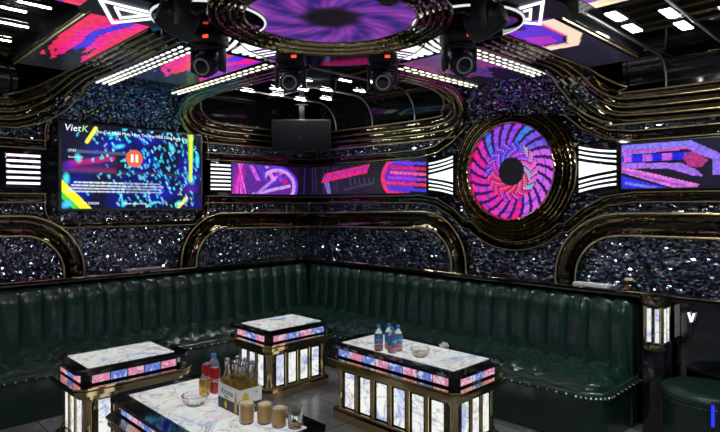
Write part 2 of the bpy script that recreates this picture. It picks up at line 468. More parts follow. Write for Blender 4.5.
# black gloss band that carries the screens, with thin gold edges
trim(MB().box((.68, -.02, 1.90), (4.7, .04, .40)).box((3.7, -.02, 1.90), (1.5, .04, .40)), M['gloss'], 'L', 0)
trim(MB().box((-4.45, -.02, 1.90), (1.9, .04, .40)).box((-.4, -.02, 1.90), (3.15, .04, .40)).box((-2.58, -.02, 1.90), (1.4, .04, .40)), M['gloss'], 'R', 0)
EDGE = cornice(.085, .045)
def edge_lines(w, p):
    for sg in (-1, 1):
        wsweep(w, p, [(sg * .036 + .0045 * math.cos(a), .041 + .0045 * math.sin(a)) for a in np.linspace(0, 2 * PI, 6, endpoint=False)], M['gold_line'])
# wavy gold mouldings above and below the band on the right wall, swinging round the medallion
ms, mz = -2.58, 1.895
top = [(-5.38, 2.12), (-4.2, 2.12), (-3.62, 2.12), (-3.42, 2.15), (-3.24, 2.24), (-3.08, 2.37)] + arc(ms, mz, .655, 132, 48, 14) + [(-2.08, 2.37), (-1.93, 2.24), (-1.76, 2.15), (-1.56, 2.12), (-1.0, 2.12), (1.5, 2.12)]
bot = [(-5.38, 1.66), (-4.2, 1.66), (-3.62, 1.66), (-3.42, 1.63), (-3.24, 1.54), (-3.08, 1.415)] + arc(ms, mz, .655, 228, 312, 14) + [(-2.08, 1.415), (-1.93, 1.54), (-1.76, 1.63), (-1.56, 1.66), (-1.0, 1.66), (1.5, 1.66)]
wsweep('R', top, EDGE, M['dark_gold']); wsweep('R', bot, EDGE, M['dark_gold']); edge_lines('R', top); edge_lines('R', bot)
wsweep('L', [(2.98, 2.12), (4.43, 2.12)], EDGE, M['dark_gold']); edge_lines('L', [(2.98, 2.12), (4.43, 2.12)]); wsweep('L', [(2.98, 1.66), (4.43, 1.66)], EDGE, M['dark_gold']); edge_lines('L', [(2.98, 1.66), (4.43, 1.66)])
wsweep('L', [(-1.68, 2.12), (1.46, 2.12)], EDGE, M['dark_gold']); edge_lines('L', [(-1.68, 2.12), (1.46, 2.12)]); wsweep('L', [(-1.68, 1.66), (1.46, 1.66)], EDGE, M['dark_gold']); edge_lines('L', [(-1.68, 1.66), (1.46, 1.66)])
# rounded gold frame round the television
def rrect(x0, x1, z0, z1, r, n=8):
    return arc(x1 - r, z0 + r, r, -90, 0, n) + arc(x1 - r, z1 - r, r, 0, 90, n) + arc(x0 + r, z1 - r, r, 90, 180, n) + arc(x0 + r, z0 + r, r, 180, 270, n)
wsweep('L', rrect(1.475, 2.99, 1.42, 2.40, .17), cornice(.06, .04), M['dark_gold'], True); edge_loop = rrect(1.452, 3.013, 1.397, 2.423, .19)
wsweep('L', edge_loop, [(.0045 * math.cos(a), .036 + .0045 * math.sin(a)) for a in np.linspace(0, 2 * PI, 6, endpoint=False)], M['gold_line'], True)
# gold arches over the crystal panels behind the sofa
AR = cornice(.175, .075)
def arch(w, p):
    wsweep(w, p, AR, M['dark_gold'])
    for sg in (-1, 1):
        wsweep(w, p, [(sg * .083 + .0075 * math.cos(a), .066 + .0075 * math.sin(a)) for a in np.linspace(0, 2 * PI, 8, endpoint=False)], M['gold_line'])
a1 = [(-1.68, 1.425)] + [(1.22, 1.425)] + arc(1.26, 1.005, .42, 88, 0, 10) + [(1.68, .97)]
arch('L', a1)
a2 = [(2.775, .97)] + arc(3.20, 1.01, .42, 180, 92, 10) + [(3.3, 1.43), (4.43, 1.42)]
arch('L', a2)
a3 = [(-5.38, 1.42), (-3.66, 1.45)] + arc(-3.56, 1.02, .43, 88, 0, 10) + [(-3.13, .97)]
arch('R', a3)
a4 = [(-2.08, .97)] + arc(-1.65, 1.02, .43, 180, 92, 10) + [(-1.55, 1.455), (1.5, 1.455)]
arch('R', a4)
# ledge behind the sofa and the lower wall under it
struct(MB().box((1.35, YW - .06, .47), (6.1, .12, .94)).build('wall_low_left', M['lacquer'], smooth=0))
struct(MB().box((XW - .06, 1.85, .47), (.12, 7.1, .94)).build('wall_low_right', M['mirror'], smooth=0))
trim(MB().box((1.375, YW - .12, .955), (6.15, .24, .035), .006).box((XW - .12, 1.73, .955), (.24, 6.86, .035), .006), M['gloss'])
trim(MB().tube([(XB, YW - .243, .975), (4.2, YW - .243, .975)], .005, 6).tube([(4.207, 5.15, .975), (4.207, YB, .975)], .005, 6), M['gold_clean'])

# ---- cross beams of the ceiling
def beam(name, x0, x1, y0, y1, mat, z0=ZB):
    return struct(MB().box(((x0 + x1) / 2, (y0 + y1) / 2, (z0 + ZH) / 2 + .005), (x1 - x0, y1 - y0, ZH - z0 + .01)).build(name, mat, smooth=0))
CX, CY = 1.97, 2.24
beam('ceiling_beam', 1.60, 2.42, 2.24, 4.76, M['gloss'])
beam('ceiling_beam', 1.97, 4.0, 1.97, 2.78, M['gloss'])
beam('ceiling_beam', 1.00, 1.60, 2.62, 4.50, M['gloss'])
beam('ceiling_beam', 2.42, 4.0, 1.35, 1.97, M['gloss'])
beam('ceiling_beam', XB, 1.97, 1.55, 2.99, M['gloss'], ZB + .001)
beam('ceiling_beam', 1.25, 2.87, YB, 1.97, M['gloss'], ZB + .002)
# far rounded platform of the beam cross
struct(MB().lathe([(0, 0), (.55, 0), (.56, .01), (.56, .2), (0, .2)], Matrix.Translation((2.28, 2.56, ZB - .012)), 64).build('ceiling_beam', M['gloss']))
trim(MB().tube([(2.28 + .565 * math.cos(a), 2.56 + .565 * math.sin(a), ZB - .008) for a in np.linspace(-PI, PI, 60, endpoint=False)], .008, 6, True), M['gold_clean'])
# crystal slopes where the beams come down to the walls
def slope(w, s0, s1, f0, f1):
    P = []
    for k in range(9):
        t = k / 8
        off = .66 * (1 - t) ** 1.0; z = ZB + .01 - .30 * t ** 1.7
        a = s0 + (f0 - s0) * t; b = s1 + (f1 - s1) * t
        P.append([(a + (b - a) * j / 10, -off, z) for j in range(11)])
    mb = MB(); mb.grid(P)
    o = trim(mb, M['crystal'], w)
    return o
slope('L', 1.62, 2.42, 1.40, 2.70); slope('R', -2.80, -1.95, -3.15, -1.75)
# flowing gold frames of the recesses: along the walls and up on to the beams
FR = ribs(.25, .020, 4); FR2 = ribs(.20, .020, 3)
def flow(pts, nrm, prof, mat):
    P = smoothpath(pts, 6); NR = smoothpath(nrm, 6)
    trim(MB().sweep(P, NR, prof), mat)
    n = 4 if prof is FR else 3; w = .25 if prof is FR else .20
    for k in range(1, n):
        a0 = -w / 2 + w * k / n
        trim(MB().sweep(P, NR, [(a0 + .0045 * math.cos(q), .006 + .0045 * math.sin(q)) for q in np.linspace(0, 2 * PI, 6, endpoint=False)]), M['gold_line'])
D, Lf, Rt = (0, 0, -1), (0, -1, 0), (-1, 0, 0)
flow([(XB, 5.385, 2.36), (.2, 5.385, 2.36), (1.05, 5.385, 2.37), (1.27, 5.37, 2.40), (1.43, 5.20, 2.49), (1.48, 4.92, 2.565), (1.485, 4.6, 2.60), (1.485, 4.2, 2.60), (1.485, 3.15, 2.60)],
     [Lf, Lf, Lf, (0, -1, -.15), (-.1, -.8, -.6), (0, -.3, -1), D, D, D], FR, M['dark_gold'])
flow([(4.435, YB, 2.33), (4.435, .8, 2.33), (4.435, 1.50, 2.34), (4.425, 1.72, 2.37), (4.28, 1.83, 2.46), (4.05, 1.86, 2.56), (3.8, 1.86, 2.60), (3.5, 1.86, 2.60), (2.95, 1.86, 2.60)],
     [Rt, Rt, Rt, (-1, 0, -.15), (-.8, -.1, -.6), (-.3, 0, -1), D, D, D], FR, M['dark_gold'])
flow([(2.52, 3.2, 2.605), (2.52, 4.3, 2.605), (2.53, 4.75, 2.585), (2.62, 5.08, 2.51), (2.86, 5.33, 2.41), (3.15, 5.385, 2.37), (3.6, 5.385, 2.37), (4.43, 5.385, 2.37)],
     [D, D, (0, -.3, -1), (.2, -.7, -.7), (0, -1, -.2), Lf, Lf, Lf], FR2, M['dark_gold'])
flow([(3.1, 2.88, 2.605), (3.6, 2.88, 2.605), (3.86, 2.89, 2.585), (4.14, 2.98, 2.51), (4.38, 3.16, 2.41), (4.435, 3.42, 2.36), (4.435, 3.9, 2.355), (4.435, 5.38, 2.37)],
     [D, D, (-.3, 0, -1), (-.7, .2, -.7), (-1, 0, -.2), Rt, Rt, Rt], FR2, M['dark_gold'])
# thin bright edges of those frames
for P, NR, dz in (([(XB, 5.37, 2.245), (.9, 5.37, 2.245), (1.30, 5.37, 2.27), (1.52, 5.22, 2.37), (1.595, 4.95, 2.50), (1.61, 4.70, 2.585), (1.61, 3.2, 2.592)], 0, 0),
                  ([(4.42, YB, 2.21), (4.42, 1.45, 2.215), (4.42, 1.74, 2.24), (4.33, 1.93, 2.34), (4.10, 1.985, 2.49), (3.85, 1.99, 2.58), (2.95, 1.99, 2.592)], 0, 0),
                  ([(XB, 5.37, 2.48), (.9, 5.37, 2.48), (1.15, 5.34, 2.51), (1.30, 5.15, 2.56), (1.355, 4.9, 2.59), (1.36, 4.5, 2.592), (1.36, 3.1, 2.592)], 0, 0),
                  ([(4.42, YB, 2.45), (4.42, 1.40, 2.45), (4.38, 1.6, 2.49), (4.2, 1.70, 2.55), (4.0, 1.73, 2.59), (3.6, 1.735, 2.592), (2.8, 1.735, 2.592)], 0, 0),
                  ([(1.02, 4.5, 2.592), (1.02, 3.0, 2.592)], 0, 0), ([(3.95, 1.37, 2.592), (2.85, 1.37, 2.592)], 0, 0),
                  ([(2.62, 3.2, 2.6), (2.62, 4.6, 2.6), (2.72, 4.98, 2.57), (2.95, 5.25, 2.5), (3.25, 5.36, 2.475), (4.43, 5.37, 2.475)], 0, 0),
                  ([(3.1, 2.98, 2.6), (3.7, 2.98, 2.6), (4.05, 3.07, 2.57), (4.31, 3.27, 2.5), (4.42, 3.55, 2.465), (4.42, 5.38, 2.475)], 0, 0),
                  ([(2.85, 5.375, 2.27), (3.1, 5.375, 2.262), (4.43, 5.375, 2.262)], 0, 0), ([(4.425, 3.2, 2.27), (4.425, 3.45, 2.25), (4.425, 5.38, 2.262)], 0, 0)):
    trim(MB().tube(smoothpath(P, 6), .007, 6), M['gold_line'])

# ================================================================== WALL SCREENS
# ---- television
tv = wthing('television', 'large wall television showing a paused music video in blue and cyan', 'television', 'L', 2.245, 1.945, .05)
MB().box((0, .012, 0), (1.375, .05, .795), .006).build('case', M['grey'], tv)
cv = Cv(240, 136, 16 / 9, (10, 14, 42))
for k in range(9):
    cv.blob(random.uniform(0, 1.78), random.uniform(0, 1), random.uniform(.15, .4), random.uniform(.1, .3), random.uniform(0, 3), (8, 20, 130), .7, 1)
for x, y, rx, ry in ((.62, .80, .22, .14), (.95, .62, .25, .2), (1.6, .5, .2, .4), (.1, .2, .2, .2), (1.2, .2, .3, .15), (1.0, .88, .25, .1)):
    cv.blob(x, y, rx, ry, 0, (10, 30, 190), .9, 1)
cv.blob(.35, .53, .42, .10, .06, (60, 20, 80), .7, .7)
cv.line((.10, .53), (.58, .62), .03, (200, 20, 120), .7, .03); cv.line((.1, .47), (.60, .47), .02, (150, 20, 110), .6, .03)
cv.blob(.08, .5, .10, .08, 0, (90, 20, 190), .8, .8); cv.blob(1.62, .26, .14, .1, 0, (90, 20, 160), .8, .8)
cv.put(((cv.Y > .42) & (cv.Y < .46)).astype(float), (70, 70, 90), .35)
random.seed(21)
for k in range(300):
    x = random.gauss(1.08, .36); y = random.random()
    if random.random() < .35: x = random.uniform(.3, 1.75)
    t = random.uniform(.15, 2.6) if random.random() < .5 else 2.1
    L_ = random.uniform(.012, .045)
    c = random.choice([(60, 190, 240), (120, 225, 255), (30, 120, 230), (150, 180, 210), (40, 230, 220)])
    cv.line((x, y), (x + L_ * math.cos(t), y + L_ * math.sin(t)), random.uniform(.008, .02), c, random.uniform(.5, 1), .008)
for x, y, rx, ry, r in ((.66, .77, .09, .035, .25), (.60, .92, .10, .03, .35), (.18, .60, .05, .07, .3), (1.55, .12, .05, .05, 0), (1.1, .07, .09, .025, .2), (.72, .06, .06, .04, 1), (1.62, .4, .06, .1, .5), (1.35, .8, .05, .07, .4), (1.72, .66, .04, .12, 0), (.05, .35, .05, .09, 0), (1.45, .06, .07, .05, .6)):
    cv.blob(x, y, rx, ry, r, (70, 225, 250), .95, .7)
cv.poly([(0, .34), (0, .10), (.40, 0), (.22, 0), (.40, 0)], (240, 235, 40), 0)
cv.poly([(0, .34), (.34, 0), (.20, 0), (0, .20)], (235, 235, 40)); cv.poly([(0, .20), (.20, 0), (.12, 0), (0, .12)], (70, 200, 60))
cv.blob(.05, .05, .09, .06, .4, (70, 200, 250), 1, .8)
cv.poly([(1.575, 1), (1.665, 1), (1.645, .38), (1.61, .34), (1.60, .38)], (120, 215, 40)); cv.line((1.625, 1), (1.625, .38), .025, (245, 250, 70), 1, .01)
cv.line((1.44, 0), (1.56, .14), .03, (235, 220, 80), 1, .01)
cv.line((.28, .80), (.38, .97), .035, (240, 240, 60), 1, .01)
cv.put(((cv.Y > .66) & (cv.Y < .70) & (cv.X > .06) & (cv.X < .80)).astype(float), (95, 100, 125), .6)
for r in range(4):
    y = .205 + r * .036; x = .05 + .03 * r
    while x < 1.18:
        w = random.uniform(.02, .06)
        cv.line((x, y), (x + w, y), .016, (205, 215, 225), .9 if x < .7 else .5, .004); x += w + .022
cv.noise(.25)
scr = led_panel('screen', cv, 1.34, .755, tv, M['tv'], .016)
def tvt(b, x, y, s, m, **k): return text_mesh('caption', b, s, M[m], tv, (-.67 + x * .755, -.018, -.3775 + y * .755), **k)
tvt('Viet', .025, .915, .085, 'text', shear=.15); tvt('K', .215, .915, .085, 'green_text', shear=.15)
tvt('- Em Cua Nhau Mix - Nhac Tre Hay Nhat Dang Buon Cay - M', .36, .915, .0385, 'text')
tvt('17:53', .07, .675, .03, 'text'); tvt('Karaoke vol 7', .07, .60, .022, 'text')
tvt('TU CHON', .22, .05, .032, 'text'); tvt('Next video song', .72, .05, .032, 'text'); tvt('Playlist', 1.42, .05, .032, 'text')
pb = MB().lathe([(0, 0), (.082, 0), (.082, .001), (0, .001)], Matrix.Translation((-.03, -.018, .10)) @ Matrix.Rotation(PI / 2, 4, 'X'), 40).build('pause_button', M['pause'], tv)
MB().box((-.052, -.0202, .10), (.024, .0015, .075), 0).box((-.008, -.0202, .10), (.024, .0015, .075), 0).build('pause_bar', M['text'], pb)

# ---- white bar lights beside the television
def bar_light(s, label, n, w, h):
    t = wthing('bar_light', label, 'wall light', 'L', s, 1.9, .04, 'bar lights beside the television')
    MB().box((0, -.004, 0), (w + .02, .008, h + .03), .003).build('backplate', M['mirror'], t)
    for k in range(n):
        z = -h / 2 + h * (k + .5) / n
        MB().box((0, -.014, z), (w, .014, h / n * .42), .004).build('light_bar', M['white'], t, 0)
bar_light(1.285, 'wall light of six white bars left of the television', 6, .25, .28)
bar_light(3.155, 'wall light of stacked white bars right of the television', 7, .24, .30)

# ---- LED strip screens
def strip_screen(label, w, s0, s1, cv, z0=1.725, z1=2.06):
    t = wthing('led_screen', label, 'screen', w, (s0 + s1) / 2, (z0 + z1) / 2, .04)
    W, H = s1 - s0, z1 - z0
    MB().box((0, -.006, 0), (W + .02, .012, H + .02), .003).build('cabinet', M['black'], t)
    led_panel('display', cv, W, H, t, M['led'], .0135)
# left wall: purple with pale curved bands
A = 1.13 / .335
cv = Cv(150, 46, A, (96, 40, 150))
for k in range(9):
    cv.line((.05 + .06 * k, 0), (.42 - .02 * k, 1), .055, [(230, 50, 200), (120, 30, 200), (250, 110, 210)][k % 3], .9, .01)
cv.blob(.28, .5, .24, .7, -.3, (235, 40, 170), .6, 1)
for k, c in enumerate([(190, 120, 240), (120, 60, 230), (215, 160, 250), (70, 50, 215), (205, 130, 235)]):
    cv.line((.62 + .1 * k, -.05 + .02 * k), (2.35, -.42 + .36 * k), .10, c, .9, .01)
for j in range(4):
    cv.poly([(.65 + .32 * j, .95), (.95 + .32 * j, .45), (1.13 + .32 * j, .45), (.83 + .32 * j, .95)], [(200, 90, 230), (80, 60, 220), (230, 140, 240), (150, 60, 220)][j])
r = np.hypot((cv.X - 1.85) / 1.25, cv.Y - .28)
cv.put(((r > .50) & (r < .62) & (cv.X > 1.3)).astype(float), (215, 150, 245), 1); cv.put(((r > .62) & (r < .70) & (cv.X > 1.3)).astype(float), (90, 60, 225), 1)
cv.put(((r > .70)).astype(float) * (cv.X > 1.8), (30, 14, 52), 1)
cv.blob(2.15, .45, .16, .13, .5, (190, 30, 120), 1, .4)
cv.put((cv.X > 2.75).astype(float), (14, 8, 26), .85); cv.line((3.0, 0), (3.05, 1), .03, (70, 30, 120), .6, .03)
cv.noise(.3, 2)
strip_screen('purple led strip screen on the television wall left of the corner', 'L', 3.29, 4.42, cv)
# right wall near the corner: dark with red slab and a red shell shape
A = 1.82 / .335
cv = Cv(200, 46, A, (20, 20, 30))
for x in (.15, .32, .75, 1.0, 1.3, 1.45): cv.line((x, 1), (x + .05, .1), .03, (70, 30, 110), .7, .02)
for k in range(6): cv.line((.75 + .05 * k, .55), (1.0 + .03 * k, .05), .05, [(30, 80, 200), (200, 30, 110), (40, 160, 220)][k % 3], .7, .01)
cv.poly([(.66, .42), (2.95, .68), (3.1, .98), (.85, .74)], (225, 35, 110)); cv.line((.75, .60), (3.0, .86), .05, (120, 40, 210), .8, .01)
for k in range(6): cv.line((.82 + .38 * k, .48 + .043 * k), (.90 + .38 * k, .70 + .043 * k), .03, (150, 20, 70), .8, .01)
for k in range(6): cv.line((2.2 + .22 * k, .3), (2.15 + .22 * k, .52), .03, (75, 75, 92), .7, .02)
cv.line((1.9, .15), (3.6, .4), .04, (60, 62, 80), .7, .03)
r = np.hypot((cv.X - 4.35) / 1.15, cv.Y - .5)
cv.put((r < .62).astype(float), (120, 30, 190), 1)
for k in range(7):
    y = .02 + .16 * k
    cv.line((3.95 - .1 * math.sin(k), y), (5.4, y - .12), .085, [(245, 40, 120), (60, 60, 225), (235, 50, 90), (160, 60, 220), (250, 90, 150), (220, 30, 80), (90, 60, 220)][k], .95, .01)
cv.put(((r > .52) & (r < .66) & (cv.X < 4.4)).astype(float), (240, 45, 110), 1)
for k in range(4): cv.line((4.5 + .2 * k, .05), (4.5 + .2 * k, .95), .03, (90, 50, 200), .5, .01)
cv.put((cv.X > 3.3).astype(float) * (r > .66) * (cv.X < 4.3), (22, 22, 32), 1)
cv.noise(.3, 2)
strip_screen('led strip screen with red and dark shapes between corner and medallion', 'R', -5.36, -3.53, cv)
# right wall beyond the medallion: lavender bands, blue blocks and an arrow head
A = 1.50 / .335
cv = Cv(170, 46, A, (20, 18, 40))
cv.poly([(0, .97), (1.42, .97), (2.02, .62), (2.02, .25), (1.80, .25), (1.80, .55), (1.34, .80), (0, .74)], (140, 110, 235))
cv.line((0, .83), (1.36, .83), .03, (225, 70, 190), .9, .01); cv.line((0, .92), (1.42, .92), .05, (120, 130, 250), .8, .01)
cv.poly([(0, .74), (1.34, .74), (1.5, .66), (1.45, .58), (0, .58)], (90, 60, 210))
for k in range(3): cv.poly([(.25 + .40 * k, .58), (.47 + .40 * k, .58), (.47 + .40 * k, .73), (.25 + .40 * k, .73)], (30, 30, 225))
for k in range(3): cv.poly([(.05 + .40 * k, .58), (.22 + .40 * k, .58), (.22 + .40 * k, .73), (.05 + .40 * k, .73)], (190, 90, 225))
cv.poly([(1.25, .62), (1.42, .78), (1.72, .55), (1.58, .40), (1.36, .44)], (175, 50, 130))
cv.poly([(0, .58), (1.2, .52), (1.52, .35), (1.62, .22), (1.40, .25), (1.0, .40), (0, .46)], (165, 110, 235))
cv.poly([(0, .50), (1.55, .06), (1.52, 0), (1.05, 0), (0, .36)], (225, 120, 215)); cv.line((0, .40), (1.3, .02), .05, (150, 70, 220), .8, .01)
cv.poly([(0, .28), (.95, 0), (0, 0)], (40, 50, 225)); cv.line((.1, .12), (.7, 0), .05, (130, 120, 250), .9, .01)
for k in range(5): cv.line((2.3 + .4 * k, 0), (2.2 + .4 * k, 1), .05, (34, 44, 74), .8, .03)
cv.noise(.3, 2)
strip_screen('purple and blue led strip screen right of the wall medallion', 'R', -1.64, -.14, cv)

# ---- white fan lights beside the medallion
def fan_shapes(parent, flip, W, H0, H1, m):
    # centre hourglass and three bowed bars above and below, tall end at local x = -W/2
    def row(f0, f1, n=10):
        P = []
        for k in range(n + 1):
            t = k / n; x = (-W / 2 + W * t) * flip
            hh = H1 + (H0 - H1) * (1 - t) ** 2.0
            P.append((x, t, hh))
        up = [(x, f1(t) * hh) for x, t, hh in P]; dn = [(x, f0(t) * hh) for x, t, hh in P]
        return up + dn[::-1]
    core = row(lambda t: -.36 + .27 * t, lambda t: .36 - .27 * t)
    MB().prism(core, -.012, .0).build('light_core', m, parent, 0)
    for sg in (1, -1):
        for k in range(3):
            a = .50 + .20 * k
            pts = row(lambda t: sg * (a - (.24 - .05 * k) * t + .0), lambda t: sg * (a + .10 - (.24 - .05 * k) * t))
            MB().prism(pts, -.012, .0).build('light_bar', m, parent, 0)
def fan_light(s, flip, label):
    t = wthing('fan_light', label, 'wall light', 'R', s, 1.885, .045, 'fan lights beside the wall medallion')
    MB().box((0, -.003, 0), (.33, .012, .40), .003).build('backplate', M['gloss'], t)
    fan_shapes(t, flip, .29, .185, .155, M['white'])
fan_light(-1.825, 1, 'white bowed fan light right of the wall medallion')
fan_light(-3.35, -1, 'white bowed fan light left of the wall medallion')

# ---- the medallions
def mixc(a, b, t): return tuple(a[i] + (b[i] - a[i]) * t for i in range(3))
def pinwheel(rho, th):
    if rho < .30: return (22, 22, 26)
    top = .5 + .5 * math.sin(th)
    rnd = lambda k: random.Random(k * 7919 + 13).random()
    if rho > .60:
        u = th * 24 / (2 * PI) + (rho - .6) * 2.6; k = math.floor(u) % 24; f = u - math.floor(u)
        if f > .64: return (52, 20, 78)
        a = 2 * PI * k / 24
        if math.sin(a) > .55: c = mixc((60, 130, 235), (190, 50, 220), rnd(k))
        elif math.cos(a) > .3: c = mixc((235, 90, 220), (150, 110, 245), rnd(k))
        else: c = mixc((240, 25, 150), (225, 60, 190), rnd(k))
        if .28 < (rho * 5.3 + rnd(k)) % 1 < .52: c = mixc(c, (60, 60, 235), .6)
        return c
    if rho > .47:
        u = th * 20 / (2 * PI) - (rho - .3) * 6.0; k = math.floor(u) % 20; f = u - math.floor(u); z = 50
    else:
        u = th * 14 / (2 * PI) + (rho - .3) * 7.0; k = math.floor(u) % 14; f = u - math.floor(u); z = 90; k = k * 20 // 14
    if f > .78: return (56, 16, 92)
    a = 2 * PI * k / 20
    if math.sin(a) > .45: c = mixc((60, 70, 235), (170, 50, 225), rnd(k + z))
    elif math.cos(a) > .2: c = mixc((240, 70, 190), (120, 190, 220), rnd(k + z) ** 2)
    else: c = mixc((235, 30, 110), (190, 30, 190), rnd(k + z))
    if math.sin(a) < -.3 and rho < .47: c = mixc((235, 50, 60), c, .4)
    if f < .22: c = mixc(c, (255, 190, 240), .45)
    return c
def swirl(rho, th):
    s = .5 + .5 * math.sin(7 * th + 9 * rho); q = .5 + .5 * math.sin(17 * th - 6 * rho + 2 * math.sin(3 * th)); z = .5 + .5 * math.sin(31 * th + 14 * rho)
    c = mixc((62, 40, 120), (165, 60, 190), s); c = mixc(c, (70, 65, 205), .55 * q); c = mixc(c, (205, 120, 195), .40 * z * s)
    if q * z > .72: c = mixc(c, (190, 45, 150), .6)
    if rho < .42: c = mixc((26, 26, 36), c, max(0, (rho - .26) / .16))
    return c
def medallion(t, fn, R, r1, mat, screen_off, deep=.045, step=.008):
    led_disc('display', fn, R, t, mat, screen_off, .0)
    X = Matrix.Rotation(PI / 2, 4, 'X')   # local z of the lathe points out of the wall
    n = 6; w = (r1 - R) / n
    for k in range(n):
        a = R + k * w; h = screen_off + deep - step * k + .01
        pr = [(a, .0), (a, h - .012), (a + .004, h), (a + w * .45, h + .008), (a + w * .8, h - .004), (a + w * .96, h - .02), (a + w, .0)]
        MB().lathe(pr, X, 72).build('ring', M['gold'] if k % 2 == 0 else M['dark_gold'], t)
med = wthing('led_medallion', 'round pinwheel led screen in gold rings on the right wall', 'screen', 'R', ms, mz, .04)
medallion(med, pinwheel, .415, .60, M['led'], .012)
cmed = thing('led_medallion', 'round purple swirl led screen in gold rings on the ceiling', 'screen', (1.95, 2.20, ZB), (PI / 2, 0, 0))
medallion(cmed, swirl, .44, .64, M['led_dim'], .020, .004, -.003)

# ================================================================== CEILING FITTINGS
def ceil_thing(name, label, cat, x, y, z=ZB, phi=0., group=None):
    return thing(name, label, cat, (x, y, z), (PI / 2, 0, phi), group)
# fans on the beams next to the ceiling medallion
for x, y, ph, lab in ((1.97, 3.02, PI / 2, 'black and white fan light on the ceiling between medallion and television wall'), (2.76, 2.30, 0, 'black and white fan light on the ceiling between medallion and right wall')):
    t = ceil_thing('fan_light', lab, 'ceiling light', x, y, ZB, ph, 'ceiling fan lights')
    MB().box((0, -.003, 0), (.34, .010, .60), .003).build('backplate', M['gloss'], t)
    fan_shapes(t, 1, .30, .29, .22, M['white'])
# beam screens
def ceil_screen(label, x, y, ph, W, H, cv, mat='led'):
    t = ceil_thing('led_screen', label, 'screen', x, y, ZB, ph)
    MB().box((0, -.004, 0), (W + .02, .012, H + .02), .003).build('cabinet', M['black'], t)
    led_panel('display', cv, W, H, t, M[mat], .0115)
def flames(w, h, asp, cols, fade, seed, bg=(20, 18, 28)):
    # drifting coloured bands that die away into dark tongues
    cv = Cv(w, h, asp, bg); p = seed * 1.7; u = cv.X / asp
    y = cv.Y + .10 * np.sin(u * 7 + p) + .05 * np.sin(u * 17 + 2 * p) - .25 * u
    n = len(cols); idx = np.floor(np.clip((y % 1.0) * n, 0, n - .01)).astype(int)
    lim = fade + .12 * np.sin(cv.Y * 9 + p) + .07 * np.sin(cv.Y * 23 + p)
    for k, c in enumerate(cols):
        cv.put(((idx == k) & (u < lim)).astype(float), c)
        cv.put(((idx == k) & (u < lim + .12) & (np.abs((y * n) % 1 - .5) < .22)).astype(float), c)
    cv.noise(.2, 2); return cv
PK, BL, RD, PU = (235, 20, 140), (60, 40, 215), (235, 40, 90), (130, 40, 190)
ceil_screen('pink and blue led screen on the left ceiling beam near the triangle light', 1.19, 3.74, PI / 2, 1.42, .31, flames(110, 24, 4.6, [RD, PK, BL, PK, RD], .55, 3))
cv = flames(110, 24, 4.6, [PU, BL, PU], .10, 5, (26, 24, 44))
cv.poly([(.15, .98), (1.55, .98), (2.35, .60), (2.30, .05), (1.85, .05), (1.95, .52), (1.45, .72), (.15, .72)], (250, 225, 200))
cv.poly([(.3, .66), (1.4, .66), (1.85, .48), (1.78, .05), (.5, .05)], (90, 50, 205)); cv.poly([(.9, .05), (1.2, .5), (1.75, .42), (1.7, .05)], (175, 50, 190))
cv.line((.15, .70), (1.45, .70), .04, (225, 50, 130), 1, .02); cv.line((1.92, .05), (2.02, .52), .04, (225, 50, 130), 1, .02)
ceil_screen('led screen with a cream chevron on the right ceiling beam', 3.38, 1.555, 0, 1.22, .31, cv)
cv = flames(90, 16, 6, [(250, 230, 190), PU, BL], .9, 9)
ceil_screen('cream and purple led screen on the ceiling beam beside the right lamps', 2.66, .25, -PI / 2, 1.85, .31, cv)
ceil_screen('red and purple led screen on the ceiling beam beside the left bar lamps', .08, 2.80, PI, 1.75, .31, flames(90, 16, 5.6, [PU, BL, RD, RD], .9, 11))
ceil_screen('magenta led screen between the light rows of the left beam', 1.99, 3.78, PI / 2, 1.10, .48, flames(90, 30, 2.3, [PK, RD, BL, PK, PU], .55, 14))
ceil_screen('faded mauve led screen between the light rows of the right beam', 3.50, 2.36, 0, 1.10, .48, flames(90, 30, 2.3, [(120, 60, 120), (90, 60, 140), (150, 60, 140)], .55, 17), 'led_dim')
# triangle lights
def triangle_light(x, y, ph, lab):
    t = ceil_thing('triangle_light', lab, 'ceiling light', x, y, ZB - .002, ph, 'triangle lights on the beams')
    def ring_tri(R, r, rot):
        def rt(rad): return [(rad * math.cos(rot + a), rad * math.sin(rot + a)) for a in (0, 2 * PI / 3, 4 * PI / 3)]
        o, i = rt(R), rt(r); mb = MB()
        for k in range(3):
            k2 = (k + 1) % 3
            mb.prism([o[k], o[k2], i[k2], i[k]], -.016, 0)
        return mb
    MB().lathe([(0, 0), (.23, 0), (.23, .008), (0, .008)], Matrix.Rotation(PI / 2, 4, 'X'), 48).build('backplate', M['black'], t)
    ring_tri(.215, .182, 0).build('light_ring', M['white'], t, 0)
    ring_tri(.105, .078, 0).build('light_ring', M['white'], t, 0)
triangle_light(2.64, 1.49, 0, 'double white triangle light on the right ceiling beam')
triangle_light(1.17, 2.90, PI / 2, 'double white triangle light on the left ceiling beam')
# light-edged round platforms
for x, y, lab in ((1.50, 2.66, 'dark round ceiling platform edged in white light left of the medallion'), (2.52, 1.74, 'dark round ceiling platform edged in white light right of the medallion')):
    t = ceil_thing('ceiling_platform', lab, 'platform', x, y, ZB - .002)
    X = Matrix.Rotation(PI / 2, 4, 'X')
    MB().lathe([(0, 0), (.30, 0), (.30, .022), (.285, .03), (0, .03)], X, 56).build('disc', M['gloss'], t)
    MB().tube([(.292 * math.cos(a), -.026, .292 * math.sin(a)) for a in np.linspace(0, 2 * PI, 56, endpoint=False)], .007, 6, True).build('edge_light', M['white_soft'], t)
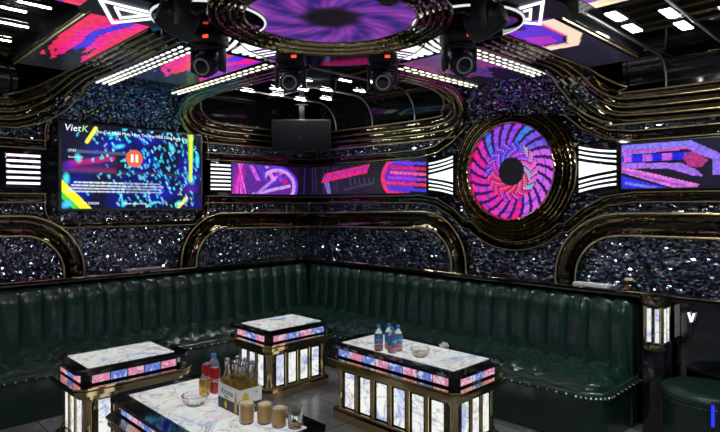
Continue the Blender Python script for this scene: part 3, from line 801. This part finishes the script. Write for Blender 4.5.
# LED dash rows along the beam edges
def dash_row(lab, p0, p1, n, mat):
    p0, p1 = Vector(p0), Vector(p1); d = (p1 - p0); L_ = d.length; ang = math.atan2(d.y, d.x)
    t = thing('led_row', lab, 'ceiling light', ((p0 + p1) / 2)[:], (0, 0, ang), 'rows of light dashes on the ceiling beams')
    MB().box((0, 0, -.006), (L_, .040, .012), .003).build('channel', M['dark_gold'], t)
    me = None
    for k in range(n):
        if me is None: o = MB().box((0, 0, 0), (L_ / n * .55, .016, .010)).build('light_dash', mat, t, 0); me = o.data
        else: o = bpy.data.objects.new('light_dash', me); COL.objects.link(o); o.parent = t
        o.location = (-L_ / 2 + L_ * (k + .5) / n, 0, -.0125)
on = ['first', 'second', 'third']
for k, x in enumerate((1.655, 1.705, 1.755)): dash_row('%s from left of the three light dash rows on the left ceiling beam' % on[k], (x, 3.25, ZB + .002), (x, 4.74, ZB + .002), 18, M['white'] if k < 2 else M['warm'])
for k, x in enumerate((2.29, 2.345)): dash_row('%s from left of the two light dash rows beside the back recess' % on[k], (x, 3.25, ZB + .002), (x, 4.72, ZB + .002), 18, M['warm'])
for k, y in enumerate((2.69, 2.635)): dash_row('%s from the corner of the two dash rows on the right ceiling beam' % on[k], (3.02, y, ZB), (4.0, y, ZB), 12, M['warm'])
for k, y in enumerate((2.12, 2.07, 2.02)): dash_row('%s from the corner of the three dash rows on the right ceiling beam' % on[k], (3.0, y, ZB), (4.05, y, ZB), 13, M['white'] if k else M['warm'])
# lamps in the recesses
def lamp(lab, x, y, L_, W, group, ang=0., z=ZH):
    t = thing('ceiling_lamp', lab, 'lamp', (x, y, z), (0, 0, ang), group)
    MB().box((0, 0, -.005), (L_ + .02, W + .02, .010), .002).build('frame', M['black'], t)
    MB().box((0, 0, -.0095), (L_, W, .006)).build('diffuser', M['lamp'], t, 0)
ordn = ['first', 'second', 'third', 'fourth', 'fifth', 'sixth', 'seventh', 'eighth', 'ninth', 'tenth', 'eleventh', 'twelfth']
for k, (x, y) in enumerate([(3.23, 1.287), (3.52, 1.30), (3.39, 1.057), (3.68, 1.07), (3.555, .816)]):
    lamp('rectangular white lamp in the right ceiling recess, %s from the left' % ordn[k], x, y - .05, .17, .055, 'lamps in the right ceiling recess', 0, ZR)
for k, (x, y) in enumerate([(.85, 4.17), (.85, 3.77), (.77, 3.48), (.85, 3.32)]):
    lamp('slim white bar lamp in the left ceiling recess, %s from the television wall' % ordn[k], x, y, .155, .018, 'bar lamps in the left ceiling recess', 0, ZR)
bk = [(3.31, 4.10), (3.59, 3.85), (4.02, 4.10), (3.53, 4.84), (3.88, 4.90), (4.05, 4.66), (3.55, 4.45), (3.36, 4.62), (3.75, 4.30), (3.86, 3.72), (3.20, 4.90)]
def pxx(x, y): return (.713 * x - .701 * y) / (.701 * x + .713 * y)
for k, (x, y) in enumerate(sorted(bk, key=lambda p: pxx(*p))):
    lamp('small white bar lamp in the back ceiling recess, %s from the left' % ordn[k], x, y, .14, .024, 'bar lamps in the back ceiling recess')
for k, (x, y) in enumerate([(.2, .9), (.6, .2), (.9, .95), (-.4, .3), (-.9, 1.0), (.2, -.6), (.9, -.7), (-.8, -.6), (-.3, 4.2), (-.9, 3.6), (3.6, .1), (3.9, -.7)]):
    lamp('white bar lamp in a ceiling recess behind the viewpoint, %s along' % ordn[k], x, y, .22, .08, 'lamps behind the viewpoint', 0, ZR if (x > 2.86 and y < 1.36) or (x < 1 and y > 2.98) else ZH)

# ---- moving head spotlights
def moving_head(lab, x, y, yaw, tilt, s=1., z=ZB + .003, lensx=0):
    t = thing('moving_head', lab, 'stage light', (x, y, z), (0, 0, yaw), 'moving head stage lights')
    b = MB().box((0, 0, -.035 * s), (.19 * s, .17 * s, .07 * s), .012 * s).box((0, 0, -.075 * s), (.10 * s, .10 * s, .02 * s), .005).build('base', M['black'], t)
    if z < ZB - .015: MB().box((0, 0, (ZB - z) / 2 + .001), (.11 * s, .11 * s, ZB - z + .002), .004).build('mount', M['black'], t)
    MB().box((.03 * s, -.087 * s, -.036 * s), (.034 * s, .004, .018 * s), 0).build('display', M['red'], b, 0)
    y_ = MB().box((0, 0, -.092 * s), (.20 * s, .085 * s, .022 * s), .008)
    for sg in (-1, 1): y_.box((sg * .092 * s, 0, -.155 * s), (.022 * s, .075 * s, .15 * s), .009)
    y_.build('yoke', M['black'], t)
    h = MB().lathe([(0, -.085), (.045, -.083), (.062, -.06), (.066, -.02), (.070, .03), (.068, .075), (.058, .088), (.052, .082), (0, .082)],
                   Matrix.Diagonal((s, s, s, 1)), 28).box((0, 0, -.03 * s), (.15 * s, .06 * s, .07 * s), .02).build('head', M['black'], t)
    h.location = (0, 0, -.175 * s); h.rotation_euler = (tilt, 0, 0)
    MB().lathe([(0, .0835), (.038, .0835), (.040, .088), (.0, .094)], Matrix.Diagonal((s, s, s, 1)), 28).build('lens', M['lens'], h)
    MB().lathe([(.040, .086), (.050, .086), (.050, .089), (.040, .089), (.040, .086)], Matrix.Diagonal((s, s, s, 1)), 28).build('lens_ring', M['ring'], h)
    return t
F = -PI / 4      # faces the viewpoint
moving_head('black moving stage light hanging at the back left of the ceiling medallion', 2.20, 2.87, F, PI * .62, .95, ZB - .035)
moving_head('black moving stage light hanging at the back right of the ceiling medallion', 2.62, 2.46, F, PI * .62, .95, ZB - .035)
moving_head('black moving stage light under the left light-edged platform', 1.62, 2.88, F - .25, PI * .64, .95, ZB - .03)
moving_head('black moving stage light under the right light-edged platform', 2.61, 1.86, F + .25, PI * .64, .95, ZB - .03)
moving_head('large dark moving stage light nearer the camera left of the platform', 1.17, 2.37, F + 2.2, PI * .60, 1.0, ZB + .004)
moving_head('large dark moving stage light nearer the camera right of the platform', 2.18, 1.40, F - 2.2, PI * .60, 1.0, ZB + .004)
moving_head('dark moving stage light cut by the top edge left of the medallion', 1.10, 1.76, F + 2.4, PI * .58, 1.0, ZB + .004)
moving_head('dark moving stage light in front of the ceiling medallion', 1.53, 1.37, F - 2.6, PI * .58, 1.0, ZB + .004)
# ---- corner loudspeaker
sp = thing('loudspeaker', 'black loudspeaker hanging in the far corner below the ceiling', 'loudspeaker', (3.93, 4.94, 2.38), (math.radians(7), 0, F + .04))
MB().prism([(-.33, -.18), (.33, -.18), (.33, .18), (-.33, .18)], 0, .26, None, .012).build('cabinet', M['black'], sp)
MB().box((0, -.006, -.005), (.63, .012, .335), .004).build('grille', M['grille'], sp)
MB().box((0, -.0135, -.02), (.022, .003, .014), 0).build('badge', M['alu'], sp, 0)
MB().box((0, .13, .26), (.06, .06, .18), .004).box((0, .13, .345), (.14, .1, .01), .002).build('bracket', M['black'], sp)

# ================================================================== SOFA
sofa = thing('corner_sofa', 'long dark green leather corner sofa with channelled back and studded front', 'sofa', (4.2, 5.1, 0))
OX, OY = 4.2, 5.1
XF, YF, XS, YS = 4.19, 5.13, 3.655, 4.61    # back faces, seat fronts
X0, YE = XB + .02, 1.45                      # far left end, right end
CH = .1655
def back_profile():
    # (distance behind the front face, z, bulge weight)
    P = [(-.03, .38, .2), (-.015, .44, .7), (.0, .52, 1), (.008, .62, 1), (.012, .72, 1), (.015, .80, 1), (.020, .83, .95), (.032, .872, .8), (.052, .900, .6), (.075, .906, .4), (.078, .87, 0), (.078, .3, 0)]
    return P
def back_run(along, n_ch, place, end_round):
    rows = []; q = 12
    ns = n_ch * q
    for i in range(ns + 1):
        s = i * CH / q; f = (i % q) / q
        b = abs(math.sin(PI * f)) ** .55
        row = []
        for d, z, w in back_profile():
            push = .030 * b * w + (.010 * math.sin(s * 31 + z * 9) * w * .3)
            dd = d - push; zz = z + (.012 * b if z > .86 else 0)
            if end_round and ns - i < 6:
                e = (6 - (ns - i)) / 6.; dd = dd + .07 * (1 - math.sqrt(max(0, 1 - e * e))); zz = zz - (.03 * (1 - math.sqrt(max(0, 1 - e * e))) if z > .8 else 0)
            row.append(place(s, dd, zz))
        rows.append(row)
    return rows
nL = round((XF - X0) / CH); X0 = XF - nL * CH
nR = 22; YE = YF - nR * CH
mb = MB(); mb.grid(back_run(0, nL, lambda s, d, z: (X0 + s - OX, YF + d - OY, z), False))
bmesh.ops.recalc_face_normals(mb.bm, faces=mb.bm.faces); mb.build('backrest', M['leather'], sofa, 75)
mb = MB(); R_ = back_run(0, nR, lambda s, d, z: (XF + d - OX, YF - s - OY, z), True); mb.grid(R_)
mb.bm.faces.new([mb.bm.verts.new(p) for p in R_[-1]])
bmesh.ops.recalc_face_normals(mb.bm, faces=mb.bm.faces); mb.build('backrest', M['leather'], sofa, 75)
# tufted seat: height field with stitched diamonds
def tuft(a, d):
    u = a / .165; v = d / .25
    p = abs(math.sin(PI * (u + v))) * abs(math.sin(PI * (u - v)))
    return .050 * (1 - math.exp(-3.2 * p))
def edge_drop(e, r=.06):
    if e >= r: return 0
    t = 1 - e / r; return r * .75 * (1 - math.sqrt(max(0, 1 - t * t)))
def rd_front(y):
    k = .16
    if y < YE + k:
        t = (YE + k - y) / k; return XS + k * (1 - math.sqrt(max(0, 1 - t * t)))
    return XS
ZS = .40
rows = []
nx = int((XF + .04 - X0) / .0275)
dl = [0, .004, .012, .024, .04, .06] + [.06 + (.50 - .0) * k / 18 for k in range(1, 19)]
for i in range(nx + 1):
    x = X0 + (XS + .0 - X0) * i / nx
    rows.append([(x - OX, YS + d - OY, ZS + tuft(x, d) * min(1, d / .08) - edge_drop(d)) for d in dl])
mb = MB(); mb.grid(rows)
rows = []; ny = int((YF + .03 - YE) / .0275)
for i in range(ny + 1):
    y = YE + (YF + .03 - YE) * i / ny
    xf = rd_front(y); r = []
    for d in dl:
        x = xf + d * ((XF + .025 - xf) / .56)
        e = x - xf if y < YS else 9
        e2 = y - YE
        r.append((x - OX, y - OY, ZS + tuft(y, x - XS) * min(1, max(0, min(e, e2)) / .08) - edge_drop(min(e, e2))))
    rows.append(r)
mb.grid(rows); bmesh.ops.recalc_face_normals(mb.bm, faces=mb.bm.faces)
if sum(f.normal.z for f in mb.bm.faces) < 0: bmesh.ops.reverse_faces(mb.bm, faces=mb.bm.faces)
mb.build('seat', M['seat_leather'], sofa, 80)
# front: padded roll, scalloped hem, base
def front_path(off):
    p = [(X0, YS - off), (XS - off, YS - off)]
    k = .16
    p += [(XS - off, YE + k)] + [(XS + k - (k + off) * math.cos(math.radians(a)), YE + k - (k + off) * math.sin(math.radians(a))) for a in range(10, 91, 10)]
    p += [(4.30, YE - off)]
    return p
def resample(p, step):
    out = [Vector((*p[0], 0))]; acc = 0
    for a, b in zip(p, p[1:]):
        a, b = Vector((*a, 0)), Vector((*b, 0)); L_ = (b - a).length; n = max(1, round(L_ / step))
        for k in range(1, n + 1): out.append(a + (b - a) * k / n)
    return out
def skirt(prof, wave=0.):
    pts = resample(front_path(0), .0155)
    rows = []; s = 0
    for i, p in enumerate(pts):
        if i: s += (p - pts[i - 1]).length
        t = (pts[min(i + 1, len(pts) - 1)] - pts[max(i - 1, 0)]).normalized(); n = Vector((t.y, -t.x, 0))
        if n.dot(Vector((-1, -1, 0))) < 0 and i < len(pts) - 12: n = -n
        w = wave * math.sin(2 * PI * s / .062)
        rows.append([(p.x + n.x * o - OX, p.y + n.y * o - OY, z + (w if fl_ else 0)) for o, z, fl_ in prof])
    m = MB(); m.grid(rows); bmesh.ops.recalc_face_normals(m.bm, faces=m.bm.faces); return m
skirt([(-.03, .350, 0), (-.008, .364, 0), (.002, .362, 0), (.010, .352, 0), (.015, .345, 0), (.016, .338, 0), (.012, .318, 0), (.008, .308, 1), (-.01, .305, 1)], .004).build('seat_border', M['leather'], sofa, 70)
skirt([(-.006, .33, 0), (-.004, .30, 0), (-.012, .15, 0), (-.018, .02, 0), (-.02, 0, 0)]).build('base', M['leather_dark'], sofa, 60)
pts = resample(front_path(.020), .068)
nail_me = None; cnt = 0
vis = [p for p in pts if p.x > .95]
for p in vis[::-1][:99]:
    if nail_me is None:
        n_ = MB().lathe([(0, -.0075), (.005, -.006), (.008, 0), (.005, .006), (0, .0075)], None, 10).build('nail', M['nail'], sofa); nail_me = n_.data
    else:
        n_ = bpy.data.objects.new('nail', nail_me); COL.objects.link(n_); n_.parent = sofa
    n_.location = (p.x - OX, p.y - OY, .328)
# end panel behind the seat end
MB().box((4.245 - OX, YE + .03 - OY, .44), (.10, .06, .88), .012).build('end_panel', M['leather_dark'], sofa)

# ================================================================== TABLES
def chamfer(w, l, c): return [(-w / 2 + c, -l / 2), (w / 2 - c, -l / 2), (w / 2, -l / 2 + c), (w / 2, l / 2 - c), (w / 2 - c, l / 2), (-w / 2 + c, l / 2), (-w / 2, l / 2 - c), (-w / 2, -l / 2 + c)]
def table(lab, cx, cy, gw, gl, npx, npy):
    # gw x gl is the lit glass; npx panels on the sides along x, npy on the sides along y
    t = thing('coffee_table', lab, 'table', (cx, cy, 0), (0, 0, 0), 'lit glass coffee tables')
    TW, TL = gw + .18, gl + .18
    MB().slab(chamfer(TW, TL, .055), .534, .556).build('table_top', M['gloss'], t, 0)
    MB().box((0, 0, .5575), (gw, gl, .006), .001).build('lit_top', M['top'], t, 0)
    AW, AL = gw + .09, gl + .09
    MB().slab(chamfer(AW, AL, .045), .455, .535).build('apron', M['gloss'], t, 0)
    MB().slab(chamfer(AW + .13, AL + .13, .06), .446, .456).slab(chamfer(AW + .06, AL + .06, .05), .430, .447).slab(chamfer(AW + .11, AL + .11, .055), .405, .431).slab(chamfer(AW + .03, AL + .03, .05), .370, .406).build('tier', M['gold_clean'], t, 0)
    BW, BL_ = gw + .05, gl + .05
    MB().slab(chamfer(BW, BL_, .05), .06, .372).build('body', M['dark_gold'], t, 0)
    MB().slab(chamfer(BW + .05, BL_ + .05, .05), .055, .085).slab(chamfer(BW + .10, BL_ + .10, .05), 0, .057).build('plinth', M['gold_clean'], t, 0)
    for sx in (-1, 1):
        for sy in (-1, 1):
            MB().lathe([(.0, .085), (.035, .085), (.035, .10), (.026, .112), (.026, .335), (.035, .35), (.035, .37), (0, .37)], Matrix.Translation((sx * (BW / 2 - .022), sy * (BL_ / 2 - .022), 0)), 20).build('column', M['gold_clean'], t)
    def side(n, L_, half, alongx, sg):
        p = L_ / n
        for k in range(n):
            c = -L_ / 2 + p * (k + .5)
            pos = (c, sg * half, .22) if alongx else (sg * half, c, .22)
            sz = (p * .56, .012, .25) if alongx else (.012, p * .56, .25)
            MB().box(pos, sz, .002).build('lit_panel', M['panel'], t, 0)
            if k:
                e = c - p / 2
                pos = (e, sg * half, .22) if alongx else (sg * half, e, .22)
                sz = (p * .20, .03, .29) if alongx else (.03, p * .20, .29)
                MB().box(pos, sz, .006).build('pilaster', M['gold_clean'], t, 0)
    side(npx, BW - .10, BL_ / 2, True, -1); side(npx, BW - .10, BL_ / 2, True, 1)
    side(npy, BL_ - .10, BW / 2, False, -1); side(npy, BL_ - .10, BW / 2, False, 1)
    def band(n, L_, half, alongx, sg):
        p = L_ / n
        for k in range(n):
            c = -L_ / 2 + p * (k + .5)
            pos = (c, sg * half, .493) if alongx else (sg * half, c, .493)
            sz = (p * .93, .008, .047) if alongx else (.008, p * .93, .047)
            MB().box(pos, sz, 0).build('lit_tile', M['pink'] if (k + (sg > 0)) % 2 == 0 else M['blue'], t, 0)
    ax, ay = max(3, round((AW - .10) / .125)), max(3, round((AL - .10) / .125))
    for sg in (-1, 1): band(ax, AW - .10, AL / 2, True, sg); band(ay, AL - .10, AW / 2, False, sg)
    return t
table('short lit glass table on the far left in front of the sofa', 1.56, 3.97, .58, .40, 4, 3)
table('short lit glass table near the sofa corner with an empty top', 3.00, 4.05, .56, .42, 4, 3)
table('long lit glass table in the middle with water bottles and a glass bowl', 3.085, 2.61, .40, 1.03, 3, 6)
table('long lit glass table at the front with the beer carton and drinking glasses', 1.455, 2.56, .41, 1.03, 3, 6)
ZT = .5608
# ---- water bottles
def water_bottle(lab, x, y, yaw, group):
    t = thing('water_bottle', lab, 'bottle', (x, y, ZT), (0, 0, yaw), group)
    MB().lathe([(0, 0), (.026, 0), (.031, .006), (.031, .04), (.029, .045), (.031, .05), (.031, .115), (.026, .135), (.013, .152), (.0125, .165), (0, .165)], None, 24).build('body', M['pet'], t)
    MB().lathe([(.0315, .058), (.032, .06), (.032, .11), (.0315, .112)], None, 24).build('wrapper', M['water_label'], t)
    MB().lathe([(.0315, .012), (.032, .014), (.032, .040), (.0315, .042)], None, 24).build('lower_band', M['pink_label'], t)
    MB().lathe([(0, .182), (.0135, .182), (.0145, .178), (.0145, .160), (.013, .160)], None, 20).build('cap', M['blue_cap'], t)
    text_mesh('brand', 'aqua', .03, M['card'], t, None, bend=(.0322, -PI / 2 - PI / 4 - .9, .075))
G = 'water bottles on the middle table'
water_bottle('blue capped water bottle on the middle table, leftmost of the cluster', 2.90, 2.76, .2, G)
water_bottle('blue capped water bottle on the middle table, nearest of the cluster', 2.925, 2.655, 1.0, G)
water_bottle('blue capped water bottle on the middle table, behind the nearest one', 2.985, 2.74, 2.0, G)
water_bottle('blue capped water bottle on the middle table, rightmost of the cluster', 2.995, 2.66, .6, G)
water_bottle('blue capped water bottle behind the two red cans on the front table', 1.665, 2.90, .5, None)
# ---- cut glass bowls
def bowl(lab, x, y, r, h, fill=None):
    t = thing('glass_bowl', lab, 'bowl', (x, y, ZT), (0, 0, 0), 'cut glass bowls')
    MB().lathe([(0, 0), (r * .62, 0), (r * .80, h * .25), (r * .95, h * .6), (r, h), (r * .90, h), (r * .82, h * .6), (r * .66, h * .3), (0, h * .2)], None, 48, .035, 12).build('shell', M['glass'], t, 70)
    if fill: MB().lathe([(0, h * .24), (r * .64, h * .30), (r * .74, h * .52), (r * .4, h * .75), (0, h * .8)], None, 24, .04, 5).build('contents', M[fill], t)
bowl('cut glass bowl with pale contents beside the water bottles', 2.985, 2.45, .066, .055, 'froth')
bowl('empty cut glass bowl on the front table before the cans', 1.43, 2.68, .068, .052)
# ---- crumpled tissue
mb = MB(); b = bmesh.new(); bmesh.ops.create_icosphere(b, subdivisions=3, radius=.03)
for v in b.verts:
    k = 1 + .35 * math.sin(v.co.x * 210 + 1) * math.sin(v.co.y * 170) + .2 * math.sin(v.co.z * 300); v.co *= k; v.co.z = max(v.co.z * .6, -.008)
mb._merge(b)
tag(mb.build('tissue', M['paper'], None, 0, (3.325, 2.50, ZT + .008)), 'small crumpled white tissue on the sofa side of the middle table', 'tissue')
# ---- drinking glasses
glass_prof = [(0, 0), (.030, 0), (.034, .006), (.037, .10), (.0345, .10), (.0315, .012), (0, .010)]
GX = [(1.486, 2.283), (1.546, 2.222), (1.572, 2.142), (1.618, 2.078)]
GL = ['ribbed glass of amber drink on the front table, leftmost of four', 'ribbed glass of amber drink on the front table, second from the left', 'ribbed glass of amber drink on the front table, third from the left', 'ribbed nearly empty glass on the front table, rightmost of four']
for k, (x, y) in enumerate(GX):
    t = thing('drinking_glass', GL[k], 'glass', (x, y, ZT), (0, 0, k * .4), 'ribbed glasses on the front table')
    MB().lathe(glass_prof, None, 60, .018, 20).build('tumbler', M['glass'], t, 70)
    hh = (.086, .084, .078, .020)[k]
    MB().lathe([(0, .0115), (.030, .0125), (.0305 + .0025 * hh / .08, hh), (0, hh)], None, 30).build('drink', M['amber'] if k < 3 else M['beer'], t)
    if k < 3: MB().lathe([(0, hh), (.0315, hh + .0005), (.032, hh + .010), (.018, hh + .016), (0, hh + .015)], None, 30).build('foam', M['froth'], t)
# ---- cans
def can(lab, x, y, mat, h, r, yaw, txt, group=None):
    t = thing('drink_can', lab, 'can', (x, y, ZT), (0, 0, yaw), group)
    MB().lathe([(0, .003), (r * .75, 0), (r * .95, .008), (r, .014), (r, h - .016), (r * .86, h - .003)], None, 28).build('body', M[mat], t)
    MB().lathe([(r * .86, h - .004), (r * .86, h), (r * .80, h), (r * .78, h - .005), (0, h - .005)], None, 28).build('lid', M['alu'], t)
    if txt: text_mesh('lettering', txt, .036, M['card'], t, None, bend=(r + .0006, -PI / 2 - PI / 4 - 1.3 - yaw, h * .45), shear=.3)
can('red slim can with white script, left one behind the gold can', 1.602, 2.862, 'red_can', .145, .029, 0, 'Coca-Cola', 'red cans on the front table')
can('red slim can with white script, beside the beer carton', 1.60, 2.775, 'red_can', .145, .029, .3, 'Coca-Cola', 'red cans on the front table')
can('golden can between the glass bowl and the red cans', 1.532, 2.765, 'can_gold', .10, .030, .2, None)
# ---- beer carrier and its bottles
bx, by, bw, bs, bh = 1.507, 2.375, .128, .205, .125      # near corner, width along x, length along y, height
t = thing('beer_carton', 'open white and black bottle carton with a lemon print on the front table', 'carton', (bx, by, ZT), (0, 0, 0))
th = .004
for name, z0, z1, m in (('lower_wall', .003, .055, 'card_black'), ('upper_wall', .055, bh, 'card')):
    h = z1 - z0; zc = (z0 + z1) / 2
    MB().box((th / 2, bs / 2, zc), (th, bs, h)).box((bw - th / 2, bs / 2, zc), (th, bs, h)).box((bw / 2, th / 2, zc), (bw - 2 * th, th, h)).box((bw / 2, bs - th / 2, zc), (bw - 2 * th, th, h)).build(name, M[m], t, 0)
MB().box((bw / 2, bs / 2, .002), (bw, bs, .004)).build('bottom', M['card_black'], t, 0)
MB().box((bw / 2, bs / 2, .06), (.003, bs - 2 * th, .11)).box((bw / 2, bs / 3, .06), (bw - 2 * th, .003, .11)).box((bw / 2, 2 * bs / 3, .06), (bw - 2 * th, .003, .11)).build('divider', M['card_black'], t, 0)
text_mesh('lettering', 'Krona', .044, M['print_dark'], t, (-.0006, bs * .86, .078), (PI / 2, 0, -PI / 2), shear=.2)
text_mesh('lettering', 'Extra', .018, M['print_dark'], t, (-.0006, bs * .70, .062), (PI / 2, 0, -PI / 2))
bo = [(-.012, 0), (.012, 0), (.013, .052), (.006, .075), (.0055, .10), (-.0055, .10), (-.006, .075), (-.013, .052)]
MB().prism([(x, z + .008) for x, z in bo], -.0015, 0, Matrix.Translation((-.0003, .036, 0)) @ Matrix.Rotation(-PI / 2, 4, 'Z')).build('bottle_print', M['amber_print'], t, 0)
lem = [(.018 * math.cos(a), .031 * math.sin(a)) for a in np.linspace(0, 2 * PI, 20, endpoint=False)]
MB().prism([(x + .032, z + .078) for x, z in lem], -.0015, 0).prism([(x * .6 + .034, z * .6 + .028) for x, z in lem], -.0015, 0).build('lemon_print', M['lemon'], t, 0)
MB().prism([(x * .6 + .13, z * .6 + .028) for x, z in lem], -.0015, 0, Matrix.Rotation(-PI / 2, 4, 'Z') @ Matrix.Diagonal((-1, 1, 1, 1))).build('lemon_print', M['lemon'], t, 0)
text_mesh('lettering', '6 x 33 cl', .014, M['card'], t, (bw * .45, -.0006, .03), (PI / 2, 0, 0))
text_mesh('lettering', 'B', .020, M['water_label'], t, (bw * .70, -.0006, .095), (PI / 2, 0, 0))
bp = [(0, 0), (.025, 0), (.028, .005), (.028, .125), (.022, .155), (.0125, .185), (.0115, .228), (.0135, .230), (.0135, .238), (0, .238)]
proto = thing('beer_bottle', '', 'bottle', (0, 0, 0), (0, 0, 0), 'clear bottles in the carton')
MB().lathe(bp, None, 24).build('body', M['glass'], proto)
MB().lathe([(0, .003), (.0255, .004), (.0262, .125), (.0195, .152), (0, .152)], None, 24).build('beer', M['beer'], proto)
MB().lathe([(.0135, .228), (.0155, .229), (.015, .238), (.012, .243), (0, .243)], None, 20).build('cap', M['alu'], proto)
MB().lathe([(.0284, .05), (.0288, .052), (.0288, .098), (.0284, .10)], None, 24).build('wrapper', M['card'], proto)
spots = []
for ix in range(2):
    for iy in range(3): spots.append((bx + bw * (.25 + .5 * ix), by + bs * (1 / 6 + iy / 3)))
spots.sort(key=lambda p: pxx(*p))
for k, p in enumerate(spots):
    lab = 'capped clear bottle of pale beer in the carton, %s from the left' % ordn[k]
    o = proto if k == 0 else dup(proto, (0, 0, 0))
    o.location = (p[0], p[1], ZT + .0045); o['label'] = lab
# ---- purple packet
rows = []
for i in range(13):
    r = []
    for j in range(9):
        u, v = i / 12, j / 8
        r.append(((u - .5) * .075, (v - .5) * .05, .013 * (math.sin(PI * u) * math.sin(PI * v)) ** .5 + .003 * math.sin(u * 23 + v * 9) * math.sin(PI * u) + .002))
    rows.append(r)
mb = MB(); mb.grid(rows); low = [[(x, y, .0005) for x, y, z in r] for r in rows]; mb.grid([r[::-1] for r in low]); bmesh.ops.remove_doubles(mb.bm, verts=mb.bm.verts, dist=.0002)
bmesh.ops.recalc_face_normals(mb.bm, faces=mb.bm.faces)
tag(mb.build('snack_packet', M['purple'], None, 60, (1.695, 2.41, ZT), (0, 0, .5)), 'small purple foil packet beside the carton on the front table', 'packet')

# ================================================================== RIGHT END
# low black cabinet, pedestal, added glowing V for a reflection in the mirrored wall
t = thing('pedestal', 'gold pedestal with lit glass panels at the right end of the sofa', 'pedestal', (4.215, 1.335, 0))
MB().box((0, 0, .30), (.17, .14, .60), .01).build('lower_body', M['lacquer'], t)
MB().slab(chamfer(.20, .16, .03), .60, .64).slab(chamfer(.15, .12, .02), .64, .90).slab(chamfer(.20, .16, .03), .90, .93).slab(chamfer(.21, .17, .03), .93, .97).build('body', M['dark_gold'], t, 0)
for dy in (-.025, .025): MB().box((-.077, dy, .77), (.008, .026, .23), .002).build('lit_panel', M['panel'], t, 0)
for dx in (-.03, .03): MB().box((dx, -.062, .77), (.030, .008, .23), .002).build('lit_panel', M['panel'], t, 0)
for sx in (-1, 1):
    for sy in (-1, 1): MB().lathe([(0, .64), (.018, .64), (.013, .66), (.013, .88), (.018, .90), (0, .90)], Matrix.Translation((sx * .07, sy * .054, 0)), 16).build('column', M['gold_clean'], t)
t = thing('v_reflection', 'tiny white v shaped glow added for a reflection in the mirrored low wall', 'wall light', (4.33, 1.145, .83), (0, 0, WROT['R']))
MB().box((0, -.006, -.07), (.018, .012, .10), .003).lathe([(0, -.02), (.024, -.02), (.024, -.01), (0, -.01)], Matrix.Translation((0, -.025, -.02)), 20).box((0, -.015, -.032), (.012, .03, .012), .002).build('bracket', M['black'], t)
MB().prism([(-.004, -.035), (.004, -.035), (.022, .030), (.012, .030), (0, -.016), (-.012, .030), (-.022, .030)], -.034, -.016).build('v_glow', M['white'], t, 0)  # white reflection in the mirror, put in as a glowing shape
# things on the ledge behind the sofa end
t = thing('tray', 'slim white tray on the ledge behind the right end of the sofa', 'tray', (4.31, 1.83, .9735), (0, 0, 0))
MB().box((0, 0, .004), (.11, .26, .008), .003).build('base', M['card'], t)
MB().box((-.052, 0, .014), (.006, .26, .018), .002).box((.052, 0, .014), (.006, .26, .018), .002).box((0, -.127, .014), (.10, .006, .018), .002).box((0, .127, .014), (.10, .006, .018), .002).build('rim', M['card'], t)
t = thing('candle_stand', 'short waisted gold candle stand on the ledge above the sofa end', 'candle stand', (4.32, 1.56, .9735))
MB().lathe([(0, 0), (.05, 0), (.05, .008), (.022, .028), (.018, .04), (.03, .058), (.046, .066), (.046, .072), (0, .072)], None, 28).build('stand', M['gold_clean'], t)
MB().lathe([(0, .072), (.03, .072), (.03, .084), (0, .086)], None, 24).build('candle', M['froth'], t)
t = thing('tray', 'flat silver tray lying on the ledge below the television', 'tray', (2.30, 5.285, .9735))
MB().box((0, 0, .004), (.40, .15, .008), .003).build('base', M['alu'], t)
MB().box((0, -.073, .012), (.40, .006, .016), .002).box((0, .073, .012), (.40, .006, .016), .002).box((-.197, 0, .012), (.006, .14, .016), .002).box((.197, 0, .012), (.006, .14, .016), .002).build('rim', M['alu'], t)
# poufs
def pouf(lab, x, y, r, h):
    t = thing('pouf', lab, 'stool', (x, y, 0))
    MB().lathe([(0, .0), (r * .94, 0), (r * .96, .01), (r * .965, h - .07)], None, 56).build('body', M['leather_dark'], t)
    MB().lathe([(r * .965, h - .072), (r * .99, h - .066), (r, h - .045), (r * .985, h - .018), (r * .93, h - .004), (r * .7, h + .004), (0, h + .010)], None, 56).build('seat', M['leather_dark'], t)
    MB().tube([(r * .982 * math.cos(a), r * .982 * math.sin(a), h - .069) for a in np.linspace(0, 2 * PI, 48, endpoint=False)], .005, 6, True).build('piping', M['leather_dark'], t)
pouf('round dark green leather pouf at the right beyond the sofa end', 4.055, 1.00, .25, .445)
t = thing('blue_reflection', 'narrow upright blue glow added for a blue reflection on the leather pouf', 'reflection', (3.775, .895, 0))  # added glowing tube and post, standing in for a reflection on the leather
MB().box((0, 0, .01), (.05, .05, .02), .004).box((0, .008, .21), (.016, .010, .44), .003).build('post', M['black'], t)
MB().tube([(0, -.004, .30), (0, -.004, .425)], .008, 8).build('blue_streak', M['reflection_glow'], t)

# ================================================================== CAMERA, WORLD, VIEW
w = bpy.data.worlds.new('world'); SC.world = w; w.use_nodes = True
bg = w.node_tree.nodes['Background']; bg.inputs['Color'].default_value = (0, 0, 0, 1); bg.inputs['Strength'].default_value = 0
cam = bpy.data.cameras.new('camera'); co = bpy.data.objects.new('camera', cam); COL.objects.link(co)
co.location = (0, 0, 1.6); co.rotation_euler = (PI / 2, 0, math.radians(-44.5))
cam.lens = 560 / 720 * 36; cam.sensor_width = 36; cam.shift_y = -11 / 720; cam.clip_start = .05
SC.camera = co
vs = SC.view_settings
vs.view_transform = 'Standard'; vs.look = 'None'; vs.exposure = 0.0; vs.gamma = 1; vs.use_curve_mapping = False
